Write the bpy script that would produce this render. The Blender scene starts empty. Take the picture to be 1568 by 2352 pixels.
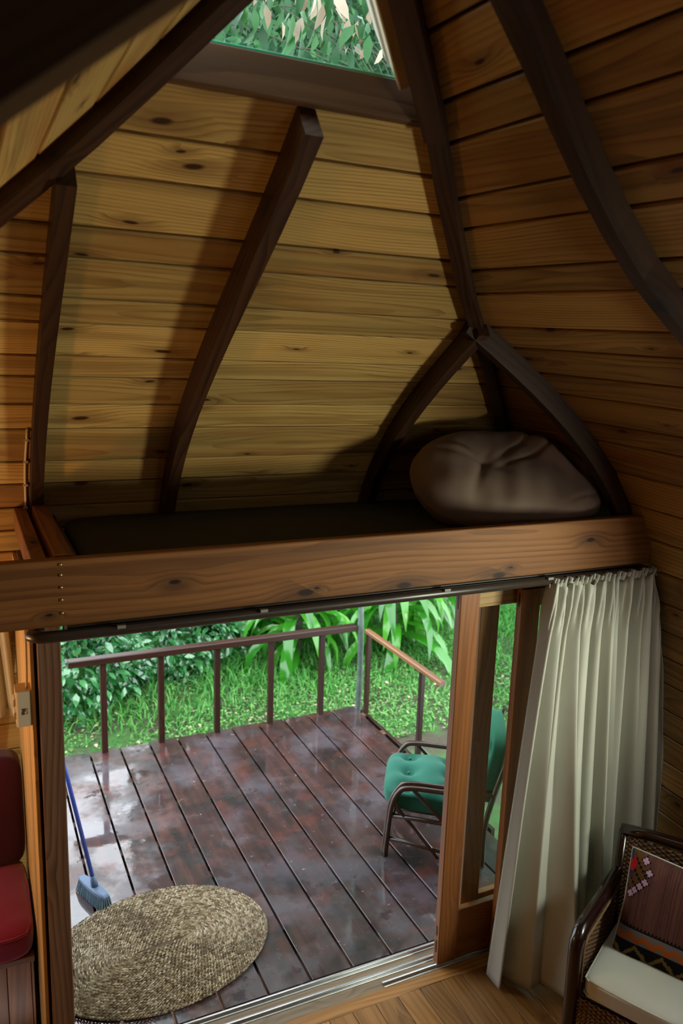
import bpy, math, random
import numpy as np
from mathutils import Vector, Matrix

random.seed(7)
rng = np.random.default_rng(7)
SC = bpy.context.scene
COL = SC.collection

# ------------------------------------------------------------------ camera, world, lights, exposure
CAMPOS = (0.0, -2.863, 2.951)
cd = bpy.data.cameras.new('camera')
cam = bpy.data.objects.new('camera', cd)
COL.objects.link(cam)
R_, D_, F_ = (0.904, -0.426, 0.033), (-0.054, -0.190, -0.980), (0.424, 0.884, -0.195)
cam.matrix_world = Matrix(((R_[0], -D_[0], -F_[0], CAMPOS[0]),
                           (R_[1], -D_[1], -F_[1], CAMPOS[1]),
                           (R_[2], -D_[2], -F_[2], CAMPOS[2]),
                           (0, 0, 0, 1)))
cd.sensor_fit = 'HORIZONTAL'
cd.sensor_width = 24.0
cd.lens = 1830.0 / 1568.0 * 24.0
cd.clip_start = 0.02
cd.dof.use_dof = True
cd.dof.focus_distance = 3.3
cd.dof.aperture_fstop = 2.8
SC.camera = cam

w = bpy.data.worlds.new('overcast_sky')
SC.world = w
w.use_nodes = True
bg = w.node_tree.nodes['Background']
bg.inputs['Color'].default_value = (0.86, 0.94, 1.0, 1)
bg.inputs['Strength'].default_value = 4.3

def area(name, loc, target, sx, sy, power, col):
    l = bpy.data.lights.new(name, 'AREA')
    l.shape = 'RECTANGLE'; l.size = sx; l.size_y = sy; l.energy = power; l.color = col
    o = bpy.data.objects.new(name, l); COL.objects.link(o)
    o.location = loc
    o.rotation_euler = (Vector(target) - Vector(loc)).to_track_quat('-Z', 'Y').to_euler()
    return o

o = area('right_window_daylight', (3.02, -1.90, 1.98), (1.05, 0.2, 2.03), 0.36, 0.36, 32, (1.0, 0.94, 0.80))
o.data.spread = math.radians(130)
area('rear_window_fill', (2.05, -4.15, 2.95), (1.3, 0.6, 2.2), 0.8, 0.7, 1.2, (1.0, 0.94, 0.82))  # weak fill light added at the rear window opening
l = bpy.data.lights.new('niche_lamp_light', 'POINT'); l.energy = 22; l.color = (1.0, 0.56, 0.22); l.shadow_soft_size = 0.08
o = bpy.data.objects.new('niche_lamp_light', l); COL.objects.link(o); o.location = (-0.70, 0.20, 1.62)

SC.view_settings.view_transform = 'Standard'
SC.view_settings.look = 'None'
SC.view_settings.exposure = 0.0
SC.view_settings.gamma = 1.0
SC.view_settings.use_curve_mapping = False
SC.cycles.max_bounces = 10
SC.cycles.diffuse_bounces = 5
SC.cycles.transparent_max_bounces = 24
SC.cycles.sample_clamp_indirect = 6.0

# ------------------------------------------------------------------ vault profile
COEF = (0.243, -2.429, 8.352, -12.235, 7.484)
POLY = np.polyfit(*zip(*[(1.8, .902), (2.2, .82), (2.45, .656), (2.59, .52), (2.66, .473), (2.83, .268), (2.95, .085),
                          (3.006, .035), (3.117, -.143), (3.225, -.36), (3.433, -.646), (3.562, -.832)]), 4)
DPOLY = np.polyder(POLY)
LOWZ = [0.0, 1.0, 1.5, 1.8, 2.0, 2.2]
LOWY = [1.12, 1.09, 1.03, .955, .89, float(np.polyval(POLY, 2.2))]
def g(z):
    if z < 2.2: return float(np.interp(z, LOWZ, LOWY))
    if z <= 3.562: return float(np.polyval(POLY, z))
    return float(np.polyval(POLY, 3.562) + (z - 3.562) * np.polyval(DPOLY, 3.562))
def dg(z, e=0.01): return (g(z + e) - g(z - e)) / (2 * e)
XR, XL = 2.02, -0.28            # right wall x = XR + g(z), left wall x = XL - .8 g(z)
def gR(z): return XR + g(z) + .05 * min(1., max(0., (z - 3.2) / .375))
def gL(z): return XL - .8 * g(z)
XA, ZA = .75, 3.885              # apex of the gable window

# ------------------------------------------------------------------ materials
def new_mat(name):
    m = bpy.data.materials.new(name); m.use_nodes = True
    nt = m.node_tree
    return m, nt, nt.nodes['Principled BSDF']
class NT:
    def __init__(s, nt): s.nt = nt
    def n(s, t, **k):
        nd = s.nt.nodes.new(t)
        for a, b in k.items(): setattr(nd, a, b)
        return nd
    def l(s, a, b): s.nt.links.new(a, b)
    def val(s, sock, v):
        if hasattr(v, 'is_linked') or hasattr(v, 'links'): s.l(v, sock)
        else: sock.default_value = v
    def m(s, op, a, b=None, c=None, clamp=False):
        nd = s.n('ShaderNodeMath', operation=op); nd.use_clamp = clamp
        s.val(nd.inputs[0], a)
        if b is not None: s.val(nd.inputs[1], b)
        if c is not None: s.val(nd.inputs[2], c)
        return nd.outputs[0]
    def vm(s, op, a, b=None):
        nd = s.n('ShaderNodeVectorMath', operation=op)
        s.val(nd.inputs[0], a)
        if b is not None: s.val(nd.inputs[1], b)
        return nd.outputs[0]
    def noise(s, vec, scale=1.0, detail=2.0, rough=.5, dist=0.0):
        nd = s.n('ShaderNodeTexNoise'); s.l(vec, nd.inputs['Vector'])
        nd.inputs['Scale'].default_value = scale; nd.inputs['Detail'].default_value = detail
        nd.inputs['Roughness'].default_value = rough; nd.inputs['Distortion'].default_value = dist
        return nd.outputs['Fac']
    def ramp(s, fac, stops):
        nd = s.n('ShaderNodeValToRGB'); s.l(fac, nd.inputs[0])
        el = nd.color_ramp.elements
        while len(el) < len(stops): el.new(0.5)
        for e, (p, c) in zip(el, stops):
            e.position = p; e.color = (*c, 1) if len(c) == 3 else c
        return nd.outputs[0]
    def mix(s, fac, a, b, mode='MIX'):
        nd = s.n('ShaderNodeMix', data_type='RGBA', blend_type=mode)
        s.val(nd.inputs[0], fac)
        for i, v in ((6, a), (7, b)):
            if isinstance(v, tuple): nd.inputs[i].default_value = (*v, 1)
            else: s.l(v, nd.inputs[i])
        return nd.outputs[2]
    def mr(s, v, a, b, c=0., d=1.):
        nd = s.n('ShaderNodeMapRange'); nd.interpolation_type = 'SMOOTHSTEP'
        s.l(v, nd.inputs[0])
        for i, q in enumerate((a, b, c, d)): nd.inputs[i + 1].default_value = q
        return nd.outputs[0]

def wood(name, light, mid, dark, knot=None, freq=38., rough=.55, spec=.3, contrast=1., tint=.35, red=None, coat=0., bump=.15, vary=.25, attr='grain'):
    """solid-wood shader: growth rings of a trunk cut lengthwise, fibres, knots; one cut per object"""
    m, nt, P = new_mat(name); q = NT(nt)
    at = q.n('ShaderNodeAttribute'); at.attribute_name = attr
    rnd = q.n('ShaderNodeObjectInfo').outputs['Random']
    cb = q.n('ShaderNodeCombineXYZ')
    q.l(q.m('MULTIPLY', rnd, 173.0), cb.inputs[0]); q.l(q.m('MULTIPLY', rnd, 31.7), cb.inputs[1]); q.l(q.m('MULTIPLY', rnd, 71.3), cb.inputs[2])
    p = q.vm('ADD', at.outputs['Vector'], cb.outputs[0])
    sx = q.n('ShaderNodeSeparateXYZ'); q.l(at.outputs['Vector'], sx.inputs[0])
    r2 = q.m('FRACT', q.m('MULTIPLY', rnd, 917.3)); r3 = q.m('FRACT', q.m('MULTIPLY', rnd, 5731.1))
    slow = q.noise(q.vm('MULTIPLY', p, (.55, .6, .6)), 1.0, 1.0)
    slow2 = q.noise(q.vm('MULTIPLY', p, (.9, 1.5, 1.5)), 1.0, 1.0)
    # knots
    vo = q.n('ShaderNodeTexVoronoi', feature='F1', voronoi_dimensions='2D'); vo.inputs['Scale'].default_value = 1.0
    q.l(q.vm('MULTIPLY', p, (2.1, 5.2, 0.0)), vo.inputs['Vector'])
    kd, kc = vo.outputs['Distance'], vo.outputs['Color']
    ksep = q.n('ShaderNodeSeparateColor'); q.l(kc, ksep.inputs[0])
    has = q.m('GREATER_THAN', ksep.outputs[0], 0.52)
    ksz = q.m('MULTIPLY_ADD', ksep.outputs[1], 0.055, 0.025)
    kn = q.m('DIVIDE', kd, ksz)
    kmask = q.m('MULTIPLY', q.mr(kn, 1.25, .55), has)
    khalo = q.m('MULTIPLY', q.mr(kn, 5.5, .8), has)
    # rings
    v = q.m('ADD', q.m('ADD', sx.outputs[1], q.m('MULTIPLY_ADD', r2, .26, -.13)), q.m('MULTIPLY_ADD', slow, .26, -.13))
    d = q.m('ADD', q.m('ADD', q.m('MULTIPLY_ADD', r3, .10, .025), sx.outputs[2]), q.m('MULTIPLY_ADD', slow2, .10, -.02))
    rr = q.m('SQRT', q.m('ADD', q.m('MULTIPLY', v, v), q.m('MULTIPLY', d, d)))
    fine = q.noise(q.vm('MULTIPLY', p, (2.5, 30., 30.)), 1.0, 3.0)
    ph = q.m('ADD', q.m('ADD', q.m('MULTIPLY', rr, freq), q.m('MULTIPLY', fine, .45)), q.m('MULTIPLY', khalo, 1.3))
    fr = q.m('FRACT', ph)
    ring = q.mr(fr, .30, .97)
    ring = q.m('MULTIPLY', ring, q.mr(fr, 1.0, .965))
    fib = q.noise(q.vm('MULTIPLY', p, (9., 330., 330.)), 1.0, 2.0)
    fac = q.m('ADD', q.m('MULTIPLY', ring, q.mr(fine, .3, .7, .34 * contrast, .72 * contrast)), q.m('MULTIPLY_ADD', fib, .5 * contrast, -.12 * contrast), clamp=True)
    c = q.ramp(fac, [(0., light), (.45, mid), (1., dark)])
    blotch = q.mr(q.noise(q.vm('MULTIPLY', p, (1.2, 6., 6.)), 1.0, 2.0), .42, .72)
    if red is not None:
        c = q.mix(q.m('MULTIPLY', blotch, q.m('MULTIPLY', r3, .75)), c, red, 'MIX')
    band = q.noise(q.vm('MULTIPLY', p, (.5, 16., 9.)), 1.0, 2.0)
    c = q.mix(q.mr(band, .48, .68, 0., .6), c, tuple(a * .55 for a in mid))
    br = q.m('MULTIPLY_ADD', r2, vary * 2, 1 - vary)
    sc = q.n('ShaderNodeCombineColor'); [q.l(br, sc.inputs[i]) for i in range(3)]
    c = q.mix(1.0, c, sc.outputs[0], 'MULTIPLY')
    if knot is not None:
        c = q.mix(q.m('MULTIPLY', khalo, .5), c, knot)
        c = q.mix(kmask, c, tuple(a * .45 for a in knot))
    q.l(c, P.inputs['Base Color'])
    P.inputs['Roughness'].default_value = rough
    P.inputs['Specular IOR Level'].default_value = spec
    P.inputs['Coat Weight'].default_value = coat
    P.inputs['Coat Roughness'].default_value = .18
    if bump:
        b = q.n('ShaderNodeBump'); b.inputs['Strength'].default_value = bump; b.inputs['Distance'].default_value = .002
        q.l(fac, b.inputs['Height']); q.l(b.outputs[0], P.inputs['Normal'])
    return m

def plain(name, col, rough=.6, spec=.4, metal=0., var=.12, scale=30., bump=0., bscale=200., coat=0., sheen=0.):
    m, nt, P = new_mat(name); q = NT(nt)
    tc = q.n('ShaderNodeTexCoord').outputs['Object']
    n = q.noise(tc, scale, 3.)
    c = q.mix(n, tuple(a * (1 - var) for a in col), tuple(min(1, a * (1 + var)) for a in col))
    q.l(c, P.inputs['Base Color'])
    P.inputs['Roughness'].default_value = rough; P.inputs['Metallic'].default_value = metal
    P.inputs['Specular IOR Level'].default_value = spec
    P.inputs['Coat Weight'].default_value = coat; P.inputs['Coat Roughness'].default_value = .08
    P.inputs['Sheen Weight'].default_value = sheen
    if bump:
        b = q.n('ShaderNodeBump'); b.inputs['Strength'].default_value = bump; b.inputs['Distance'].default_value = .003
        q.l(q.noise(tc, bscale, 2.), b.inputs['Height']); q.l(b.outputs[0], P.inputs['Normal'])
    return m

def leafmat(name, dark, mid, light, rough=.3, trans=.25, spec=.5, pale=None, pale_amt=0., coat=0.):
    m, nt, P = new_mat(name); q = NT(nt)
    geo = q.n('ShaderNodeNewGeometry'); oi = q.n('ShaderNodeObjectInfo')
    r = q.m('FRACT', q.m('ADD', geo.outputs['Random Per Island'], q.m('MULTIPLY', oi.outputs['Random'], 7.31)))
    c = q.ramp(r, [(0., dark), (.5, mid), (1., light)])
    tc = q.n('ShaderNodeTexCoord').outputs['Object']
    n = q.noise(tc, 25., 2.)
    c = q.mix(q.m('MULTIPLY', n, .3), c, dark)
    if pale is not None:
        r2 = q.m('FRACT', q.m('MULTIPLY', r, 13.7))
        c = q.mix(q.m('GREATER_THAN', r2, 1 - pale_amt), c, pale)
    q.l(c, P.inputs['Base Color'])
    P.inputs['Roughness'].default_value = rough
    P.inputs['Specular IOR Level'].default_value = spec
    P.inputs['Coat Weight'].default_value = coat; P.inputs['Coat Roughness'].default_value = .1; P.inputs['Coat IOR'].default_value = 1.7
    tr = q.n('ShaderNodeBsdfTranslucent'); q.l(c, tr.inputs['Color'])
    mx = q.n('ShaderNodeMixShader'); mx.inputs[0].default_value = trans
    q.l(P.outputs[0], mx.inputs[1]); q.l(tr.outputs[0], mx.inputs[2])
    q.l(mx.outputs[0], nt.nodes['Material Output'].inputs['Surface'])
    return m

M = {}
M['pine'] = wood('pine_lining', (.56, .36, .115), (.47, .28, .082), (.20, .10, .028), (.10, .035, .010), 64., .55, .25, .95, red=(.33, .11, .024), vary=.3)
M['pine_right_shaded'] = wood('pine_lining_shaded', (.36, .20, .053), (.28, .145, .037), (.11, .046, .011), (.09, .032, .009), 56., .55, .25, .95, red=(.27, .09, .02), vary=.3)  # darker, redder boards, with the right wall's shade put into the colour
M['rib'] = wood('dark_stained_timber', (.052, .021, .008), (.036, .013, .005), (.014, .005, .0025), (.008, .003, .002), 46., .48, .35, 1., vary=.2)
M['beam'] = wood('red_brown_timber', (.27, .11, .03), (.20, .076, .019), (.095, .032, .009), (.03, .011, .005), 40., .62, .25, .9, vary=.1)
M['sill'] = wood('weathered_brown_timber', (.13, .065, .03), (.10, .047, .02), (.05, .023, .01), (.02, .009, .005), 40., .6, .25, .8, vary=.1)
M['door'] = wood('orange_brown_hardwood', (.36, .135, .042), (.29, .10, .028), (.18, .06, .017), None, 60., .42, .4, .8, vary=.14, coat=.15)
M['doorpine'] = wood('pale_rail_timber', (.46, .30, .13), (.38, .23, .09), (.22, .12, .045), (.12, .055, .02), 40., .5, .3, .9, vary=.1)
M['jamb'] = wood('dark_brown_jamb', (.19, .095, .055), (.14, .066, .036), (.065, .029, .016), None, 46., .55, .3, 1., vary=.1)
M['yellow'] = wood('yellow_pine', (.62, .38, .13), (.55, .31, .095), (.34, .165, .045), None, 44., .45, .35, .9, vary=.15)
M['floor'] = wood('varnished_pine_floor', (.42, .20, .055), (.34, .15, .038), (.17, .066, .016), (.06, .022, .007), 52., .42, .35, .9, vary=.3, coat=.08)
M['sofawood'] = wood('sofa_base_timber', (.24, .09, .025), (.18, .065, .018), (.09, .03, .009), (.03, .011, .005), 40., .45, .35, .9, vary=.25)
M['rail'] = wood('railing_timber', (.050, .018, .010), (.036, .012, .007), (.016, .006, .004), None, 50., .36, .4, .8, vary=.15)
M['railend'] = wood('worn_railing_timber', (.26, .12, .055), (.20, .085, .036), (.10, .038, .018), None, 50., .38, .5, .8, vary=.1, coat=.2)
M['grey_board'] = wood('grey_outside_board', (.40, .33, .27), (.33, .27, .22), (.2, .15, .12), (.1, .07, .05), 40., .7, .2, .8, vary=.1)
M['dark'] = plain('dark_backing', (.02, .012, .007), .9, .1)

def deckmat():
    m, nt, P = new_mat('wet_deck_timber'); q = NT(nt)
    at = q.n('ShaderNodeAttribute'); at.attribute_name = 'grain'
    rnd = q.n('ShaderNodeObjectInfo').outputs['Random']
    cb = q.n('ShaderNodeCombineXYZ'); q.l(q.m('MULTIPLY', rnd, 173.), cb.inputs[0]); q.l(q.m('MULTIPLY', rnd, 71.), cb.inputs[1])
    p = q.vm('ADD', at.outputs['Vector'], cb.outputs[0])
    geo = q.n('ShaderNodeNewGeometry').outputs['Position']
    fib = q.noise(q.vm('MULTIPLY', p, (4., 120., 40.)), 1., 3.)
    grn = q.noise(q.vm('MULTIPLY', p, (2., 22., 10.)), 1., 4., .6)
    c = q.ramp(grn, [(.25, (.020, .007, .007)), (.5, (.050, .015, .012)), (.75, (.105, .034, .026))])
    c = q.mix(q.mr(fib, .45, .8, 0., .45), c, (.022, .009, .008))
    blot = q.noise(geo, 3.1, 5., .62)
    c = q.mix(q.mr(blot, .50, .64, 0., .75), c, (.010, .006, .007))
    redn = q.noise(q.vm('ADD', geo, (5.3, 2.1, 0.)), 4.2, 5., .65)
    c = q.mix(q.mr(redn, .52, .66, 0., .7), c, (.115, .026, .016))
    grey = q.noise(q.vm('ADD', geo, (7.3, 1.1, 0.)), 2.2, 4., .6)
    c = q.mix(q.mr(grey, .45, .66, 0., .6), c, (.105, .09, .11))
    spots = q.noise(q.vm('ADD', geo, (3.3, 9.1, 0.)), 17., 3., .6)
    c = q.mix(q.mr(spots, .68, .72, 0., .6), c, (.34, .31, .31))
    stain = q.noise(q.vm('ADD', geo, (8.3, 3.7, 0.)), 5.5, 6., .7)
    stm = q.mr(stain, .60, .635)
    c = q.mix(q.m('MULTIPLY', stm, .8), c, (.030, .010, .008))
    q.l(c, P.inputs['Base Color'])
    wet = q.noise(q.vm('ADD', geo, (1.7, 4.2, 0.)), 2.4, 6., .66)
    wetm = q.mr(wet, .36, .58)
    P.inputs['Roughness'].default_value = .55
    P.inputs['Specular IOR Level'].default_value = .3
    q.l(q.m('MULTIPLY', q.m('MULTIPLY_ADD', wetm, .45, .55), q.m('MULTIPLY_ADD', stm, -.85, 1.)), P.inputs['Coat Weight'])
    P.inputs['Coat IOR'].default_value = 2.0
    q.l(q.m('MULTIPLY_ADD', wetm, -.31, .35), P.inputs['Coat Roughness'])
    b = q.n('ShaderNodeBump'); b.inputs['Strength'].default_value = .25; b.inputs['Distance'].default_value = .002
    q.l(fib, b.inputs['Height']); q.l(b.outputs[0], P.inputs['Normal'])
    b2 = q.n('ShaderNodeBump'); b2.inputs['Distance'].default_value = .002
    b2.inputs['Strength'].default_value = .07
    q.l(q.noise(geo, 26., 3.), b2.inputs['Height']); q.l(b2.outputs[0], P.inputs['Coat Normal'])
    return m
M['deck'] = deckmat()

def fabric(name, col, rough=.9, var=.1, weave=900., bump=.25, sheen=0., scale=8.):
    m, nt, P = new_mat(name); q = NT(nt)
    tc = q.n('ShaderNodeTexCoord').outputs['Object']
    c = q.mix(q.noise(tc, scale, 4.), tuple(a * (1 - var) for a in col), tuple(a * (1 + var) for a in col))
    q.l(c, P.inputs['Base Color'])
    P.inputs['Roughness'].default_value = rough; P.inputs['Specular IOR Level'].default_value = .15
    P.inputs['Sheen Weight'].default_value = sheen; P.inputs['Sheen Roughness'].default_value = .4
    b = q.n('ShaderNodeBump'); b.inputs['Strength'].default_value = bump; b.inputs['Distance'].default_value = .001
    q.l(q.noise(tc, weave, 1.), b.inputs['Height']); q.l(b.outputs[0], P.inputs['Normal'])
    return m
def curtainmat():
    m, nt, P = new_mat('cream_cotton'); q = NT(nt)
    tc = q.n('ShaderNodeTexCoord').outputs['Object']
    c = q.mix(q.noise(tc, 5., 3.), (.60, .59, .52), (.70, .69, .61))
    q.l(c, P.inputs['Base Color']); P.inputs['Roughness'].default_value = .85; P.inputs['Specular IOR Level'].default_value = .15
    tr = q.n('ShaderNodeBsdfTranslucent'); q.l(c, tr.inputs['Color'])
    mx = q.n('ShaderNodeMixShader'); mx.inputs[0].default_value = .22
    q.l(P.outputs[0], mx.inputs[1]); q.l(tr.outputs[0], mx.inputs[2])
    q.l(mx.outputs[0], nt.nodes['Material Output'].inputs['Surface'])
    return m
M['curtain'] = curtainmat()
M['red'] = fabric('crimson_velvet', (.18, .011, .036), .8, .15, 700., .3, .5)
M['purple'] = fabric('wine_velvet', (.055, .008, .03), .8, .18, 700., .3, .5)
M['mattress'] = fabric('charcoal_cloth', (.050, .052, .050), .95, .08, 700., .2)
M['pillow'] = fabric('taupe_cotton', (.19, .13, .098), .9, .12, 700., .2, .1)
M['green'] = fabric('teal_green_cotton', (.028, .155, .105), .85, .12, 800., .25, .2)
M['white'] = fabric('off_white_cotton', (.58, .57, .52), .85, .06, 900., .2)
M['rattan'] = plain('dark_varnished_rattan', (.05, .022, .010), .3, .5, var=.5, scale=25., coat=.5)
M['mahogany'] = plain('glossy_dark_mahogany', (.014, .0035, .003), .25, .4, var=.3, scale=12., coat=.5)
M['wicker'] = plain('brown_wicker', (.17, .095, .05), .55, .3, var=.45, scale=45.)
M['wickerdark'] = plain('dark_wicker_stake', (.05, .024, .012), .6, .3, var=.3, scale=45.)
M['metal'] = plain('aluminium_track', (.55, .55, .54), .35, .5, metal=.9, var=.15)
M['trackwood'] = wood('grey_worn_sill_timber', (.30, .22, .14), (.24, .17, .10), (.13, .09, .05), None, 50., .5, .3, .9, vary=.08)
M['bronze'] = plain('dark_brown_curtain_rail', (.035, .024, .018), .35, .5, var=.2)
M['bracket'] = plain('worn_bracket', (.22, .21, .19), .6, .3)
M['brass'] = plain('brass_screw', (.55, .45, .2), .3, .5, metal=1.)
M['plastic'] = plain('cream_plastic', (.62, .50, .34), .4, .5, var=.04)
M['sticker'] = plain('brown_print', (.10, .055, .03), .6, .2)
M['cable'] = plain('white_cable', (.62, .52, .36), .5, .4, var=.05)
M['blue'] = plain('blue_painted_handle', (.05, .09, .48), .35, .5, var=.1)
M['bluegrey'] = plain('blue_grey_plastic', (.10, .16, .27), .4, .5, var=.08)
M['bristle'] = plain('grey_blue_bristle', (.19, .29, .36), .6, .3, var=.3, scale=90.)
M['post'] = plain('mossy_green_grey_post', (.12, .17, .14), .5, .4, var=.65, scale=22., coat=.3)
M['seagrass'] = None
def seagrass():
    m, nt, P = new_mat('braided_seagrass'); q = NT(nt)
    r = q.n('ShaderNodeNewGeometry').outputs['Random Per Island']
    c = q.ramp(r, [(0., (.20, .145, .09)), (.4, (.43, .345, .235)), (.75, (.62, .52, .37)), (1., (.82, .75, .60))])
    pos = q.n('ShaderNodeNewGeometry').outputs['Position']
    c = q.mix(q.mr(q.noise(pos, 5., 3.), .5, .7, 0., .5), c, (.12, .08, .05))
    q.l(c, P.inputs['Base Color']); P.inputs['Roughness'].default_value = .7; P.inputs['Specular IOR Level'].default_value = .3
    return m
M['seagrass'] = seagrass()
def glassmat():
    m, nt, P = new_mat('clear_window_glass'); q = NT(nt)
    nt.nodes.remove(P)
    t = q.n('ShaderNodeBsdfTransparent'); t.inputs[0].default_value = (.90, .96, .92, 1)
    gl = q.n('ShaderNodeBsdfGlossy'); gl.inputs['Roughness'].default_value = .01
    lw = q.n('ShaderNodeLayerWeight'); lw.inputs[0].default_value = .5
    fr = q.m('MULTIPLY_ADD', q.m('POWER', lw.outputs['Facing'], 5.), .90, .035)
    mx = q.n('ShaderNodeMixShader')
    q.l(fr, mx.inputs[0]); q.l(t.outputs[0], mx.inputs[1]); q.l(gl.outputs[0], mx.inputs[2])
    q.l(mx.outputs[0], nt.nodes['Material Output'].inputs['Surface'])
    return m
M['glass'] = glassmat()
M['glassedge'] = plain('green_glass_edge', (.02, .30, .14), .2, .6)
M['bushleaf'] = leafmat('glossy_bush_leaf', (.02, .15, .04), (.06, .30, .08), (.14, .46, .15), .14, .2, 1., coat=1.)
M['darkleaf'] = leafmat('dark_shrub_leaf', (.004, .035, .011), (.011, .07, .02), (.03, .13, .038), .4, .12, .4)
M['strapleaf'] = leafmat('strap_leaf', (.025, .21, .012), (.065, .36, .02), (.14, .50, .045), .2, .3, .9, coat=.3)
M['grass'] = leafmat('grass_blade', (.04, .22, .035), (.11, .44, .07), (.26, .60, .14), .42, .3, .4)
M['clover'] = leafmat('ground_cover_leaf', (.075, .25, .055), (.17, .42, .09), (.34, .54, .18), .35, .2, .5, pale=(.42, .36, .24), pale_amt=.06)
M['canopyleaf'] = leafmat('canopy_leaf', (.006, .045, .012), (.016, .095, .024), (.045, .17, .04), .35, .12, .4)
M['glintleaf'] = leafmat('pale_glint_leaf', (.22, .14, .09), (.42, .29, .22), (.62, .48, .40), .35, .35, .5)  # white sky highlights on glossy leaves, put into a pale leaf colour
M['bark'] = plain('branch_bark', (.10, .085, .065), .85, .2, var=.4, scale=20.)
def lawnmat():
    m, nt, P = new_mat('lawn_soil'); q = NT(nt)
    pos = q.n('ShaderNodeNewGeometry').outputs['Position']
    n = q.noise(pos, 2.3, 5., .6); n2 = q.noise(pos, 35., 4., .7)
    c = q.mix(q.mr(n, .40, .62), (.07, .055, .035), (.05, .15, .03))
    c = q.mix(q.mr(n2, .55, .75, 0., .6), c, (.20, .22, .09))
    q.l(c, P.inputs['Base Color']); P.inputs['Roughness'].default_value = .8
    return m
M['lawn'] = lawnmat()
M['straw'] = plain('fallen_leaf', (.50, .40, .26), .6, .3, var=.4, scale=5.)

# ------------------------------------------------------------------ geometry helpers
def V(*a): return np.array(a, float)
def nrm(v):
    v = np.asarray(v, float); return v / (np.linalg.norm(v) + 1e-12)

class MB:
    def __init__(s): s.v = []; s.f = []; s.gr = []; s.fc = []; s.smooth = []
    def add(s, verts, faces, grain=None, smooth=False):
        b = len(s.v)
        s.v += [tuple(map(float, q)) for q in verts]
        s.f += [tuple(i + b for i in f) for f in faces]
        s.smooth += [smooth] * len(faces)
        s.gr += [tuple(map(float, q)) for q in grain] if grain is not None else [(float(q[1]), float(q[0]), float(q[2])) for q in verts]
        return s
    def board(s, p0, p1, wv, tv, c=.003):
        """board running p0 -> p1 (centre line), full width vector wv, full thickness vector tv, chamfered"""
        p0, p1, wv, tv = map(lambda q: np.asarray(q, float), (p0, p1, wv, tv))
        W, T = np.linalg.norm(wv), np.linalg.norm(tv); c = min(c, W * .3, T * .3)
        a, b = wv / W, tv / T
        hw, ht = W / 2, T / 2
        prof = [(-hw + c, -ht), (hw - c, -ht), (hw, -ht + c), (hw, ht - c), (hw - c, ht), (-hw + c, ht), (-hw, ht - c), (-hw, -ht + c)]
        L = np.linalg.norm(p1 - p0)
        vs, gr = [], []
        for p, u in ((p0, 0.), (p1, L)):
            for x, y in prof: vs.append(p + a * x + b * y); gr.append((u, x, y))
        f = [(i, (i + 1) % 8, 8 + (i + 1) % 8, 8 + i) for i in range(8)]
        f += [tuple(reversed(range(8))), tuple(range(8, 16))]
        return s.add(vs, f, gr)
    def box(s, lo, hi, axis=0, c=.003):
        lo, hi = np.minimum(lo, hi).astype(float), np.maximum(lo, hi).astype(float)
        m = (lo + hi) / 2; d = hi - lo
        e = np.eye(3); o = [i for i in range(3) if i != axis]
        if axis == 1: o = [0, 2]
        p0 = m - e[axis] * d[axis] / 2; p1 = m + e[axis] * d[axis] / 2
        return s.board(p0, p1, e[o[0]] * d[o[0]], e[o[1]] * d[o[1]], c)
    def tube(s, pts, r, seg=8, smooth=True, caps=True, flat=1.0):
        pts = [np.asarray(p, float) for p in pts]; n = len(pts)
        rs = r if hasattr(r, '__len__') else [r] * n
        up = None; vs, gr = [], []; u = 0.
        for i in range(n):
            t = nrm(pts[min(i + 1, n - 1)] - pts[max(i - 1, 0)])
            if up is None:
                up = V(0, 0, 1) if abs(t[2]) < .9 else V(1, 0, 0)
            a = nrm(np.cross(t, up)); up = nrm(np.cross(a, t)); 
            if i: u += np.linalg.norm(pts[i] - pts[i - 1])
            for k in range(seg):
                th = 2 * math.pi * k / seg
                x, y = math.cos(th) * rs[i], math.sin(th) * rs[i] * flat
                vs.append(pts[i] + a * x + up * y); gr.append((u, x, y))
        f = [(i * seg + k, i * seg + (k + 1) % seg, (i + 1) * seg + (k + 1) % seg, (i + 1) * seg + k) for i in range(n - 1) for k in range(seg)]
        if caps: f += [tuple(reversed(range(seg))), tuple((n - 1) * seg + k for k in range(seg))]
        return s.add(vs, f, gr, smooth)
    def grid(s, P, smooth=True, closed_u=False):
        """P: array (nu, nv, 3)"""
        nu, nv = P.shape[:2]
        f = []
        for i in range(nu if closed_u else nu - 1):
            for j in range(nv - 1):
                i2 = (i + 1) % nu
                f.append((i * nv + j, i2 * nv + j, i2 * nv + j + 1, i * nv + j + 1))
        return s.add(P.reshape(-1, 3), f, None, smooth)
    def build(s, name, mat, parent=None, mats=None):
        off = np.zeros(3); p = parent
        while p is not None: off += np.array(p.location); p = p.parent
        me = bpy.data.meshes.new(name)
        vs = np.array(s.v, float)
        base = np.zeros(3)
        if parent is None:
            base = np.array([(vs[:, 0].min() + vs[:, 0].max()) / 2, (vs[:, 1].min() + vs[:, 1].max()) / 2, vs[:, 2].min()])
        me.from_pydata((vs - off - base).tolist(), [], s.f)
        at = me.attributes.new('grain', 'FLOAT_VECTOR', 'POINT')
        at.data.foreach_set('vector', np.array(s.gr, np.float32).ravel())
        me.polygons.foreach_set('use_smooth', s.smooth)
        for mm in ([mat] if mats is None else mats): me.materials.append(mm)
        me.update()
        o = bpy.data.objects.new(name, me); COL.objects.link(o)
        o.location = base
        o.parent = parent
        return o

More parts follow.
